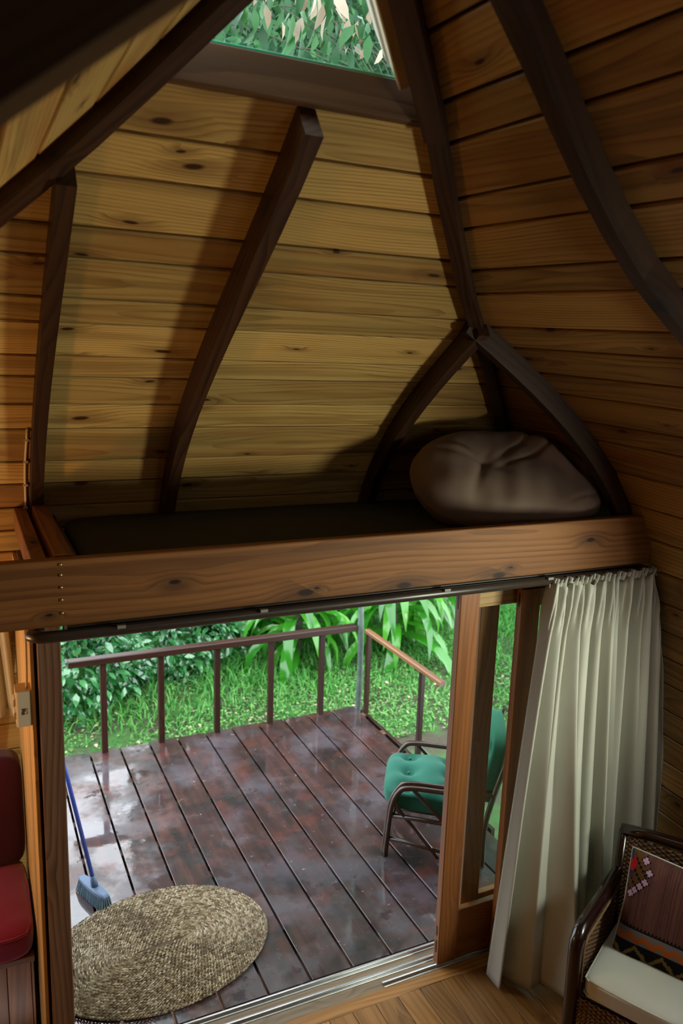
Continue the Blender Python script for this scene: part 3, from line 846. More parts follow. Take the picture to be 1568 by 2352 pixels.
# ---- pillow on the loft bed
def pillow():
    t = thing('pillow', 'crumpled taupe pillow slumped in the corner of the loft bed', 'pillow', (2.32, .22, 2.2))
    n = 64; lin = np.linspace(-1, 1, n); U, W = np.meshgrid(lin, lin, indexing='ij')
    ex = nrm((.95, -.30, -.06)); ey = nrm((.22, .66, .62)); ez = nrm(np.cross(ex, ey)); ey = np.cross(ez, ex)
    c = V(2.31, .16, 2.375); rngp = np.random.default_rng(12)
    mb = MB()
    for sg in (1, -1):
        X = U * .47 * np.sqrt(1 - W ** 2 * .42); Y = W * .30 * np.sqrt(1 - U ** 2 * .52)
        T = .125 * np.clip((1 - U ** 4) * (1 - W ** 4), 0, 1) ** .55
        Pq = np.stack([X, Y, T], -1)
        wr = .020 * snoise(Pq, 11, 11 + sg) * (T / .125) + .006 * snoise(Pq, 32, 15 + sg) * (T / .125)
        # creases and a folded ridge near the upper right corner
        def crease(u0, w0, an, wid, lng):
            du, dw = U - u0, W - w0
            p_ = du * math.cos(an) + dw * math.sin(an); q_ = -du * math.sin(an) + dw * math.cos(an)
            return np.exp(-(q_ / wid) ** 2 - (p_ / lng) ** 2)
        Z = T + wr
        if sg > 0:
            Z = Z + .075 * crease(.38, .45, 2.1, .10, .40) - .07 * crease(.56, .40, 2.0, .07, .38) + .05 * crease(.70, .25, 1.9, .09, .35)
            for k in range(9):
                Z = Z - rngp.uniform(.010, .022) * crease(rngp.uniform(-.8, .9), rngp.uniform(-.7, .7), rngp.uniform(.2, 2.6), rngp.uniform(.03, .06), rngp.uniform(.2, .5)) * (T / .125)
        Z = sg * Z
        P = c + X[..., None] * ex + Y[..., None] * ey + Z[..., None] * ez
        if sg < 0: P = P[::-1]
        P[..., 2] = np.maximum(P[..., 2], 2.203)
        for i in range(n):
            for j in range(n):
                z = P[i, j, 2]
                P[i, j, 0] = min(P[i, j, 0], gR(z) - .012); P[i, j, 1] = min(P[i, j, 1], g(z) - .012)
        P[..., 1] = np.maximum(P[..., 1], -.178)
        mb.grid(P)
    mb.build('case', M['pillow'], t)
pillow()

# ---- oval mat
def mat():
    cx, cy, A, B, rot = .752, .64, .553, .416, math.radians(6)
    t = thing('door_mat', 'oval braided seagrass mat lying on the wet deck by the doorway', 'mat', (cx, cy, 0))
    def P(th, a, b, z):
        x, y = a * math.cos(th), b * math.sin(th)
        return (cx + x * math.cos(rot) - y * math.sin(rot), cy + x * math.sin(rot) + y * math.cos(rot), z)
    n = 96; mb = MB(); vs = []; 
    for rr, z in ((1., .001), (1.0, .010), (.985, .014)):
        vs += [P(2 * math.pi * i / n, A * rr - .006, B * rr - .006, z) for i in range(n)]
    f = [(k * n + i, k * n + (i + 1) % n, (k + 1) * n + (i + 1) % n, (k + 1) * n + i) for k in range(2) for i in range(n)] + [tuple(2 * n + i for i in range(n))]
    mb.add(vs, f); mb.build('backing', plain('mat_backing', (.12, .085, .05), .9, .1), t)
    mb = MB(); pitch = .0165; core = A - B; b = B
    rr = np.random.default_rng(3)
    while b > .004:
        a = core + b if b > .01 else core
        per = math.pi * (3 * (a + b) - math.sqrt((3 * a + b) * (a + 3 * b)))
        ns = max(6, int(per / .0155))
        for i in range(ns):
            for side in (-1, 1):
                th = 2 * math.pi * (i + (.5 if side > 0 else 0) + rr.uniform(-.15, .15)) / ns
                p = np.array(P(th, a + side * pitch * .22, b + side * pitch * .22, .016 + rr.uniform(0, .004)))
                p2 = np.array(P(th + .02, a, b, .016)); tang = nrm(p2 - np.array(P(th, a, b, .016)))
                nor = V(tang[1], -tang[0], 0)
                d = nrm(tang + side * nor * rr.uniform(.35, .65)) * .0125; wv = np.cross(V(0, 0, 1), d / .0125) * .0042
                h = .0055
                mb.add([p - d, p + wv - (0, 0, .003), p + d, p - wv - (0, 0, .003), p + (0, 0, h)], [(0, 1, 4), (1, 2, 4), (2, 3, 4), (3, 0, 4)], smooth=False)
        b -= pitch
    o = mb.build('braid', M['seagrass'], t); o['kind'] = 'stuff'
mat()

# ---- broom
def broom():
    t = thing('broom', 'blue-handled broom with a blue-grey head standing on the deck by the mat', 'broom', (.52, 1.13, 0))
    c = V(.508, 1.135, 0); ax = nrm((.105, -.245, 0)); pr = V(-ax[1], ax[0], 0)
    n = 20; prof = []
    def ring(hl, hw, z, tilt=0): return [c + ax * hl * max(-1, min(1, 1.25 * math.cos(q))) * 1.0 + pr * hw * math.sin(q) * 1.0 + V(0, 0, z) for q in np.linspace(0, 2 * math.pi, n, endpoint=False)]
    R = [ring(.115, .022, .062), ring(.128, .028, .066), ring(.128, .028, .082), ring(.115, .022, .090)]
    mb = MB(); vs = [p for r in R for p in r]
    f = [(k * n + i, k * n + (i + 1) % n, (k + 1) * n + (i + 1) % n, (k + 1) * n + i) for k in range(3) for i in range(n)] + [tuple(reversed(range(n))), tuple(3 * n + i for i in range(n))]
    mb.add(vs, f); hd = mb.build('head', M['bluegrey'], t)
    top = V(.315, 1.29, 1.18); base = c + ax * .01 + V(0, 0, .088)
    d = nrm(top - base)
    MB().tube([base - d * .0, base + d * .06], [.019, .015], 12).build('socket', M['bluegrey'], t)
    MB().tube([base + d * .03, top], .0115, 10).build('handle', M['blue'], t)
    mb = MB()
    for i in range(26):
        for j in range(5):
            a, b = (i / 25 - .5) * .235, (j / 4 - .5) * .042
            p = c + ax * a + pr * b
            sp = ax * a * .10 + pr * b * .55 + ax * random.uniform(-.003, .003)
            mb.tube([p + V(0, 0, .066), p + sp + V(0, 0, .003)], [.0034, .0030], 5, caps=False)
    o = mb.build('bristles', M['bristle'], hd); o['kind'] = 'stuff'
broom()

# ---- rattan chair on the deck
def deck_chair():
    o = V(2.325, 1.105, 0); Bv = nrm((.84, -.54, 0)); Sv = nrm((-.54, -.84, 0))
    def L(b, s, z): return o + Bv * b + Sv * s + V(0, 0, z)
    t = thing('rattan_armchair', 'dark rattan armchair with a green tufted cushion out on the deck', 'chair', tuple(L(.3, 0, 0)))
    def smooth_path(pts, n=28):
        pts = np.array(pts); d = np.r_[0, np.cumsum(np.linalg.norm(np.diff(pts, axis=0), axis=1))]
        # catmull-rom
        out = []
        for u in np.linspace(0, len(pts) - 1 - 1e-6, n):
            i = int(u); q = u - i
            p0, p1, p2, p3 = pts[max(i - 1, 0)], pts[i], pts[i + 1], pts[min(i + 2, len(pts) - 1)]
            out.append(.5 * (2 * p1 + (p2 - p0) * q + (2 * p0 - 5 * p1 + 4 * p2 - p3) * q * q + (3 * p1 - p0 - 3 * p2 + p3) * q ** 3))
        return out
    for sd in (1, -1):
        S0 = .285 * sd
        for k, off in enumerate((0., -.032 * sd)):
            h = .012 * k
            MB().tube(smooth_path([L(-.015 - h, S0 + off, 0), L(.0 - h, S0 + off, .2), L(.015 - h, S0 + off, .34), L(.05, S0 + off, .425 + h), L(.12, S0 + off, .455 + h), L(.36, S0 + off, .45 + h), L(.60, S0 + off, .46 + h)]), .0165, 8).build('arm_hoop', M['rattan'], t)
        MB().tube(smooth_path([L(.02, S0, .38), L(.06, S0, .30), L(.16, S0, .19), L(.30, S0, .02)], 14), .0125, 8).build('brace', M['rattan'], t)
        MB().tube(smooth_path([L(.13, S0, .45), L(.21, S0, .37), L(.32, S0, .26)], 10), .0125, 8).build('brace', M['rattan'], t)
        MB().tube([L(0, S0, .12), L(.33, S0, .06), L(.56, S0, .06)], .012, 8).build('stretcher', M['rattan'], t)
        MB().tube(smooth_path([L(.56, S0, 0), L(.56, S0, .25), L(.61, S0, .50), L(.68, S0, .76)], 14), .0165, 8).build('back_leg', M['rattan'], t)
        MB().tube([L(.02, S0, .27), L(.57, S0, .23)], .014, 8).build('seat_rail', M['rattan'], t)
    MB().tube([L(.02, -.285, .265), L(.02, .285, .265)], .014, 8).build('seat_rail', M['rattan'], t)
    MB().tube(smooth_path([L(.68, -.285, .76), L(.70, -.1, .81), L(.70, .1, .81), L(.68, .285, .76)], 14), .0165, 8).build('top_rail', M['rattan'], t)
    for s in np.linspace(-.2, .2, 5):
        MB().tube([L(.04, s, .262), L(.56, s, .235)], .008, 6).build('seat_slat', M['rattan'], t)
    btn = [(b, s) for b in (-.14, .12) for s in (-.16, 0.02, .18)]
    def tuft(P, q, h):
        P = P.copy(); up = np.clip(q[..., 2], 0, 1)
        P[..., 2] += up * .045 * (1 - np.abs(q[..., 0]) ** 3) * (1 - np.abs(q[..., 1]) ** 3)
        for b, s in btn:
            r2 = (P[..., 0] - b) ** 2 + (P[..., 1] - s) ** 2
            P[..., 2] -= up * (.055 * np.exp(-r2 / .0016) + .03 * np.exp(-r2 / .010))
        P[..., 2] += up * .004 * snoise(P, 22, 8)
        return P
    def place(mb, tf):
        mb.v = [tuple(tf(*p)) for p in mb.v]; return mb
    mb = weld(rounded_box((-.285, -.265, -.07), (.285, .265, .07), 5, 34, tuft))
    sc_ = place(mb, lambda b, s, z: L(.235 + b, s, .355 - .06 * (b + .28) + z)).build('seat_cushion', M['green'], t)
    for b, s in btn:
        MB().tube([L(.235 + b, s, .355 - .06 * (b + .28) + .055), L(.235 + b, s, .355 - .06 * (b + .28) + .066)], [.012, .008], 8).build('button', M['green'], sc_)
    mb = weld(rounded_box((-.22, -.265, -.06), (.22, .265, .06), 5, 24, tuft))
    ang = math.radians(80)
    def tb(b, s, z):
        return L(.58 + b * math.cos(ang) - z * math.sin(ang), s, .575 + b * math.sin(ang) + z * math.cos(ang))
    place(mb, tb).build('back_cushion', M['green'], t)
deck_chair()

# ---- wicker armchair inside, with cushions
def weave(mb, ms, P00, P10, P01, P11, rows, cols, amp=.006, nrm_=None):
    """woven panel between four corners: horizontal strands over and under upright stakes"""
    P00, P10, P01, P11 = map(lambda q: np.asarray(q, float), (P00, P10, P01, P11))
    N = nrm(np.cross(P10 - P00, P01 - P00))
    H = np.linalg.norm(P01 - P00) / rows * .46
    for r in range(rows):
        v = (r + .5) / rows
        a, b = P00 + (P01 - P00) * v, P10 + (P11 - P10) * v
        up = nrm(P01 - P00)
        n = cols * 3 + 1; vs = []; f = []
        for i in range(n):
            u = i / (n - 1)
            o = amp * math.cos(math.pi * u * cols + (math.pi if r % 2 else 0))
            p = a + (b - a) * u + N * o
            vs += [p - up * H, p + N * H * .7, p + up * H]
            if i:
                k = 3 * i
                f += [(k - 3, k, k + 1, k - 2), (k - 2, k + 1, k + 2, k - 1)]
        mb.add(vs, f, None, True)
    for c in range(cols + 1):
        u = c / cols
        ms.tube([P00 + (P10 - P00) * u, P01 + (P11 - P01) * u], .003, 5, caps=False)

def armchair():
    o = V(2.165, -.715, 0); Bv = nrm((.885, .465, 0)); Sv = nrm((.465, -.885, 0))
    def L(b, s, z): return o + Bv * b + Sv * s + V(0, 0, z)
    W = .60; D = .50
    t = thing('wicker_armchair', 'wicker armchair with a glossy dark frame at the lower right corner', 'chair', tuple(L(.25, .3, 0)))
    for s0, si in ((0., 1), (W, -1)):
        # front leg with rounded top, arm
        MB().tube([L(0, s0, 0), L(.0, s0, .3), L(0.0, s0, .57), L(.008, s0, .615), L(.035, s0, .64), L(.10, s0, .648), L(.3, s0, .655), L(D, s0, .665)], [.026, .028, .030, .031, .031, .030, .029, .027], 12).build('arm', M['mahogany'], t)
        MB().tube([L(D + .02, s0, 0), L(D, s0, .4), L(D + .03, s0, .86)], [.022, .024, .022], 10).build('back_leg', M['mahogany'], t)
        mb, ms = MB(), MB()
        i_ = s0 + si * .006
        weave(mb, ms, L(.02, i_, .20), L(D, i_, .20), L(.02, i_, .615), L(D, i_, .64), 40, 24, .004)
        pn = mb.build('side_panel', M['wicker'], t); pn['kind'] = 'stuff'
        q = ms.build('stake', M['wickerdark'], pn); q['kind'] = 'stuff'
        # braided edge along the arm
        e = [L(.012, s0 + si * .03, .30), L(.012, s0 + si * .03, .59), L(.05, s0 + si * .03, .622), L(.3, s0 + si * .03, .632), L(D - .02, s0 + si * .03, .65)]
        MB().tube(e, .006, 6).build('braided_edge', M['wicker'], t)
    pts = [L(D + .03, -.01, .862), L(D + .035, .1, .875), L(D + .045, .3, .885), L(D + .035, .5, .875), L(D + .03, W + .01, .862)]
    MB().tube(pts, .026, 12).build('top_rail', M['mahogany'], t)
    mb, ms = MB(), MB()
    weave(mb, ms, L(D - .005, .02, .30), L(D - .005, W - .02, .30), L(D + .022, .02, .85), L(D + .022, W - .02, .85), 52, 28, .005)
    pn = mb.build('back_panel', M['wicker'], t); pn['kind'] = 'stuff'
    q = ms.build('stake', M['wickerdark'], pn); q['kind'] = 'stuff'
    mb, ms = MB(), MB()
    weave(mb, ms, L(.0, .03, .14), L(.0, W - .03, .14), L(.0, .03, .37), L(.0, W - .03, .37), 24, 28, .005)
    pn = mb.build('front_panel', M['wicker'], t); pn['kind'] = 'stuff'
    q = ms.build('stake', M['wickerdark'], pn); q['kind'] = 'stuff'
    MB().board(L(.25, .02, .365), L(.25, W - .02, .365), Bv * D * .95, V(0, 0, .02)).build('seat_base', M['mahogany'], t)
    # seat cushion (loose)
    def puff(P, q, h):
        P = P.copy()
        P[..., 2] += .018 * (1 - q[..., 0] ** 4) * (1 - q[..., 1] ** 4) * (q[..., 2] > 0) + .0025 * snoise(P, 20, 4)
        return P
    sc_ = thing('seat_cushion', 'off-white seat cushion with piped edges on the wicker armchair', 'cushion', tuple(L(.26, .3, .376)))
    mb = weld(rounded_box((-.245, -.265, 0.), (.245, .265, .085), 9, 24, puff))
    mb.v = [tuple(L(.245 + b, .3 + s, .378 + z)) for b, s, z in mb.v]
    cv = mb.build('cover', M['white'], sc_)
    for z in (.454, .386):
        pp = []
        for b, s in ((-.235, -.235), (-.24, 0), (-.235, .235), (-.22, .255), (0, .26), (.22, .255), (.22, -.255), (0, -.26), (-.22, -.255), (-.235, -.235)):
            pp.append(L(.245 + b, .3 + s, z))
        MB().tube(pp, .0045, 6).build('piping', M['white'], cv)
    # kilim cushion
    kc = thing('kilim_cushion', 'patterned woven cushion with an orange zigzag band leaning on the armchair back', 'cushion', tuple(L(.38, .3, .47)))
    n = 112; S_ = .225
    col = np.zeros((n, n, 3)); col[:] = (.085, .036, .030)
    r = np.random.default_rng(5)
    for i in range(n):
        strip = r.uniform(.75, 1.25)
        for j0 in range(0, n, 9): col[i, j0:j0 + 9] *= strip * r.uniform(.88, 1.12)
    BLK, ORG, GRY, GOLD, CRM = (.010, .009, .009), (.36, .085, .012), (.15, .13, .14), (.16, .12, .045), (.42, .25, .36)
    def tri(x, p): return abs((x / p) % 1 - .5) * 2
    for i in range(n):            # i across (0 = left), j up (0 = bottom)
        for j in range(n):
            zz = int(tri(i, 16) * 8)
            if j < 34: col[i, j] = BLK
            if 33 <= j < 36 + (i // 2 % 2) * 2: col[i, j] = BLK
            if 20 <= j < 34: col[i, j] = GRY
            if 22 <= j - (zz - 4) * .55 < 28: col[i, j] = ORG
            if 34 <= j < 36 or (36 <= j < 38 and (i // 2) % 2): col[i, j] = BLK
            if j < 20:
                col[i, j] = BLK
                a = int(tri(i + 4, 28) * 14)
                if abs(j - 2 - a) < 3 and j > 3: col[i, j] = GOLD
                if abs(j - 9) + abs((i % 28) - 4) < 4: col[i, j] = GOLD
    # stepped motif in the upper left corner
    for i in range(0, 26):
        for j in range(66, n):
            if i + (n - 1 - j) * .0 < 24 - abs(j - 92) * .75:
                st = (i // 3 + j // 3) % 4
                col[i, j] = (.10, .045, .012) if st else BLK
                if i < 9 - abs(j - 98) * .5: col[i, j] = (.42, .012, .022)
                if i < 4 and j > 100: col[i, j] = (.03, .06, .11)
                if i < 6 and 82 < j < 90: col[i, j] = (.03, .03, .07)
    for ci, cj in ((17, 105), (23, 95), (20, 84), (15, 78), (10, 72), (6, 67)):
        for a in range(-5, 6):
            for b in range(-5, 6):
                if 0 <= ci + a < n and 0 <= cj + b < n:
                    if abs(a) + abs(b) <= 5: col[ci + a, cj + b] = BLK
                    if (abs(a) <= 1 and abs(b) <= 3) or (abs(b) <= 1 and abs(a) <= 3): col[ci + a, cj + b] = CRM
    lin = np.linspace(-1, 1, n + 1); U, Wv = np.meshgrid(lin, lin, indexing='ij')
    T = .070 * np.clip((1 - U ** 4) * (1 - Wv ** 4), 0, 1) ** .5
    ang = math.radians(68); lean = V(0, 0, 0)
    eu = Bv * math.cos(ang) + V(0, 0, math.sin(ang)); en = -Bv * math.sin(ang) + V(0, 0, math.cos(ang))
    cen = L(.335, .30, .655)
    def face(sg):
        X = U * S_ * (1 - .05 * (1 - Wv ** 2)); Y = Wv * S_ * (1 - .05 * (1 - U ** 2))
        return cen + X[..., None] * Sv + Y[..., None] * eu + (sg * T)[..., None] * en
    mb = MB().grid(face(1))
    ob = mb.build('woven_front', None, kc, mats=())
    me = ob.data
    ca = me.attributes.new('pattern', 'FLOAT_COLOR', 'FACE')
    ca.data.foreach_set('color', np.concatenate([col.reshape(-1, 3), np.ones((n * n, 1))], 1).astype(np.float32).ravel())
    m, nt, Pn = new_mat('kilim_weave'); q = NT(nt)
    at = q.n('ShaderNodeAttribute'); at.attribute_name = 'pattern'
    q.l(at.outputs['Color'], Pn.inputs['Base Color']); Pn.inputs['Roughness'].default_value = .95; Pn.inputs['Specular IOR Level'].default_value = .1
    tc = q.n('ShaderNodeTexCoord').outputs['Object']
    b = q.n('ShaderNodeBump'); b.inputs['Strength'].default_value = .4; b.inputs['Distance'].default_value = .002
    q.l(q.noise(tc, 350., 1.), b.inputs['Height']); q.l(b.outputs[0], Pn.inputs['Normal'])
    me.materials.append(m)
    MB().grid(face(-1)[::-1]).build('back_cloth', M['pillow'], kc)
    ed = [face(1)[0, 0], face(1)[n // 2, 0], face(1)[n, 0], face(1)[n, n // 2], face(1)[n, n], face(1)[n // 2, n], face(1)[0, n], face(1)[0, n // 2], face(1)[0, 0]]
    MB().tube(ed, .004, 6).build('edge_cord', M['white'], kc)
armchair()

# ================================================================== GARDEN
def leaves(mb_v, mb_f, pos, direc, nor, ln, wd, droop=.25):
    """append simple pointed leaves (6 verts, 4 tris-ish) as arrays"""
    n = len(pos)
    d = direc / np.linalg.norm(direc, axis=1, keepdims=True)
    s = np.cross(d, nor); s /= np.linalg.norm(s, axis=1, keepdims=True) + 1e-9
    up = np.cross(s, d)
    ln = ln[:, None]; wd = wd[:, None]
    a = pos
    m1 = pos + d * ln * .35 - up * ln * .03; m2 = pos + d * ln * .72 - up * ln * droop * .45
    tip = pos + d * ln - up * ln * droop
    l1 = m1 + s * wd * .5 + up * wd * .12; r1 = m1 - s * wd * .5 + up * wd * .12
    l2 = m2 + s * wd * .36 + up * wd * .08; r2 = m2 - s * wd * .36 + up * wd * .08
    v = np.stack([a, l1, m1, r1, l2, m2, r2, tip], 1).reshape(-1, 3)
    base = (np.arange(n) * 8)[:, None]
    quads = np.array([[0, 2, 1, 1], [0, 3, 2, 2], [1, 2, 5, 4], [2, 3, 6, 5], [4, 5, 7, 7], [5, 6, 7, 7]])
    f = (base[:, :, None] * 0 + base[:, None, :] * 0) if False else None
    faces = []
    for q in quads: faces.append(base + q)
    f = np.concatenate(faces, 0)
    mb_v.append(v); mb_f.append(f)
def mesh_np(name, v, f, mat, parent=None, base=None):
    me = bpy.data.meshes.new(name)
    off = np.zeros(3); p = parent
    while p is not None: off += np.array(p.location); p = p.parent
    if base is not None: off = off + np.asarray(base)
    faces = [tuple(dict.fromkeys(map(int, q))) for q in f]
    me.from_pydata((v - off).tolist(), [], faces)
    me.materials.append(mat); me.polygons.foreach_set('use_smooth', [True] * len(faces)); me.update()
    o = bpy.data.objects.new(name, me); COL.objects.link(o); o.parent = parent
    if base is not None and parent is None: o.location = base
    return o
def one_leaf(name, ln, wd, mat, droop=.25, seg=2):
    v, f = [], []
    leaves(v, f, np.zeros((1, 3)), np.array([[0, 1., 0]]), np.array([[0, 0, 1.]]), np.array([ln]), np.array([wd]), droop)
    me = bpy.data.meshes.new(name)
    me.from_pydata(v[0].tolist(), [], [tuple(dict.fromkeys(map(int, q))) for q in f[0]])
    me.materials.append(mat); me.polygons.foreach_set('use_smooth', [True] * len(me.polygons)); me.update()
    return me
def put_leaf(me, parent, pos, d, n, sc=1.):
    d = Vector(d).normalized(); n = Vector(n)
    s = d.cross(n)
    if s.length < 1e-4: s = Vector((1, 0, 0))
    s.normalize(); u = s.cross(d)
    o = bpy.data.objects.new('leaf', me); COL.objects.link(o)
    off = np.zeros(3); p = parent
    while p is not None: off += np.array(p.location); p = p.parent
    m = Matrix(((s.x, d.x, u.x), (s.y, d.y, u.y), (s.z, d.z, u.z)))
    o.rotation_mode = 'QUATERNION'; o.rotation_quaternion = m.to_quaternion()
    o.location = Vector(pos) - Vector(off); o.scale = (sc, sc, sc)
    o.parent = parent
    return o

def shrub(name, label, c, rad, n, ln, mat, cat='shrub', group=None, nleaf=0, seed=1, stems=5, view=(-.35, -.85, .35)):
    r = np.random.default_rng(seed)
    c = np.asarray(c, float); rad = np.asarray(rad, float)
    gz = float(lawn_z(c[0], c[1]))
    t = thing(name, label, cat, (c[0], c[1], gz), group)
    st = MB()
    for k in range(stems):
        e = c + rad * r.normal(size=3) * .35
        st.tube([(c[0] + r.uniform(-.1, .1), c[1] + r.uniform(-.1, .1), gz), (c + e) / 2 + r.normal(size=3) * .05, e], [.02, .014, .006], 6)
    st.build('stem', M['bark'], t)
    d = r.normal(size=(n, 3)); d /= np.linalg.norm(d, axis=1, keepdims=True)
    rr = r.uniform(.55, 1.05, (n, 1)) ** .6 + .10 * np.sin(d @ np.array([[5.], [4.], [6.]]) + seed)
    pos = c + d * rr * rad
    keep = pos[:, 2] > gz + .02
    pos, d = pos[keep], d[keep]
    k = len(pos)
    dr = d + r.normal(size=(k, 3)) * .7 + np.array([0, -.2, -.15]); nr = d * .5 + r.normal(size=(k, 3)) * .45 + np.array([0, 0, .9])
    v, f = [], []
    leaves(v, f, pos, dr, nr, r.uniform(.7, 1.25, k) * ln, r.uniform(.7, 1.2, k) * ln * .5)
    o = mesh_np('foliage', v[0], f[0], mat, t); o['kind'] = 'stuff'
    if nleaf:
        me = one_leaf('leaf', ln * 1.15, ln * .62, mat)
        view = nrm(view)
        q = 0
        while q < nleaf:
            dd = r.normal(size=3); dd /= np.linalg.norm(dd)
            if dd @ view < .15: continue
            p = c + dd * rad * r.uniform(.98, 1.12)
            if p[2] < gz + .05: continue
            put_leaf(me, t, p, dd + r.normal(size=3) * .8, dd * .4 + r.normal(size=3) * .4 + V(0, 0, .9), r.uniform(.75, 1.3)); q += 1
    return t

shrub('leafy_shrub', 'glossy small-leaved shrub at the far left behind the railing', (.75, 5.0, .15), (.85, .85, 1.05), 5600, .105, M['bushleaf'], nleaf=150, seed=1)
shrub('leafy_shrub', 'glossy small-leaved shrub behind the middle of the far railing, right of another', (1.95, 5.55, .1), (.8, .8, .95), 5000, .095, M['bushleaf'], nleaf=120, seed=2)
shrub('dark_shrub', 'dark shrub between the glossy shrubs and the strap-leaved plants', (2.9, 6.5, .3), (.9, .8, .95), 4200, .08, M['darkleaf'], nleaf=40, seed=3)
shrub('dark_shrub', 'dark shrub behind the left end of the shrubs', (-.5, 6.3, .5), (.9, .9, 1.2), 3200, .09, M['darkleaf'], seed=4)
shrub('hedge', 'dense green hedge at the back of the garden, behind the strap-leaved plants', (5.2, 7.6, .9), (2.3, .8, 1.5), 6500, .11, M['darkleaf'], cat='hedge', seed=5)
shrub('hedge', 'dense green hedge at the back of the garden, behind the shrubs', (1.6, 7.8, .8), (1.9, .8, 1.3), 5200, .11, M['darkleaf'], cat='hedge', seed=6)

# strap-leaved plants: every leaf an object
def strap_mesh(k, ln, wd, arch):
    n = 9; vs, f = [], []
    for i in range(n):
        u = i / (n - 1)
        y = ln * (u if arch < .3 else math.sin(u * (1.0 + arch * .5)) / 1.0 * .9)
        z = ln * (.75 * u - arch * 1.15 * u ** 2.2)
        w_ = wd * (math.sin(math.pi * min(1, .12 + u * .88)) ** .7) * (.55 if u < .05 else 1) + .001
        vs += [(-w_ / 2, y, z + w_ * .18), (0, y, z), (w_ / 2, y, z + w_ * .18)]
        if i: q = 3 * i; f += [(q - 3, q - 2, q + 1, q), (q - 2, q - 1, q + 2, q + 1)]
    me = bpy.data.meshes.new('strap_leaf'); me.from_pydata(vs, [], f); me.materials.append(M['strapleaf'])
    me.polygons.foreach_set('use_smooth', [True] * len(f)); me.update(); return me
STR = [strap_mesh(k, ln, wd, ar) for k, (ln, wd, ar) in enumerate(((.80, .12, .95), (.72, .13, 1.1), (.9, .115, .85), (.6, .11, 1.2)))]
def strap_plant(x, y, label, n, h, seed, sc=1.):
    r = np.random.default_rng(seed); gz = float(lawn_z(x, y))
    t = thing('strap_leaved_plant', label, 'plant', (x, y, gz), 'strap-leaved plants beyond the deck')
    MB().tube([(x, y, gz), (x + .02, y, gz + h * .5), (x, y, gz + h)], [.05, .045, .03], 8).build('stem', M['bark'], t)
    for i in range(n):
        a = i * 2.39996 + r.uniform(-.3, .3)
        o = bpy.data.objects.new('leaf', STR[int(r.integers(0, 4))]); COL.objects.link(o); o.parent = t
        o.location = (0, 0, h * (.25 + .75 * (i / n)))
        o.rotation_euler = (r.uniform(-.25, .45) - .35 * (1 - i / n), r.uniform(-.25, .25), a)
        s = sc * r.uniform(.8, 1.2); o.scale = (s, s, s)
for q in ((3.25, 4.95, 'bright green strap-leaved plant left of the corner post, nearest the lawn', 40, .75, 11, .95),
          (3.75, 5.75, 'bright green strap-leaved plant behind the corner post, partly hidden', 36, 1.0, 12, 1.0),
          (4.35, 4.75, 'bright green strap-leaved plant right of the corner post, above the side handrail', 44, .85, 13, 1.05),
          (5.05, 5.3, 'bright green strap-leaved plant beside the door stile, furthest right', 40, .95, 14, 1.0),
          (2.85, 5.85, 'bright green strap-leaved plant next to the dark shrub, furthest left', 34, .7, 15, .9),
          (4.6, 6.2, 'bright green strap-leaved plant at the back of the clump', 36, 1.15, 16, 1.0)):
    strap_plant(q[0], q[1], *q[2:])

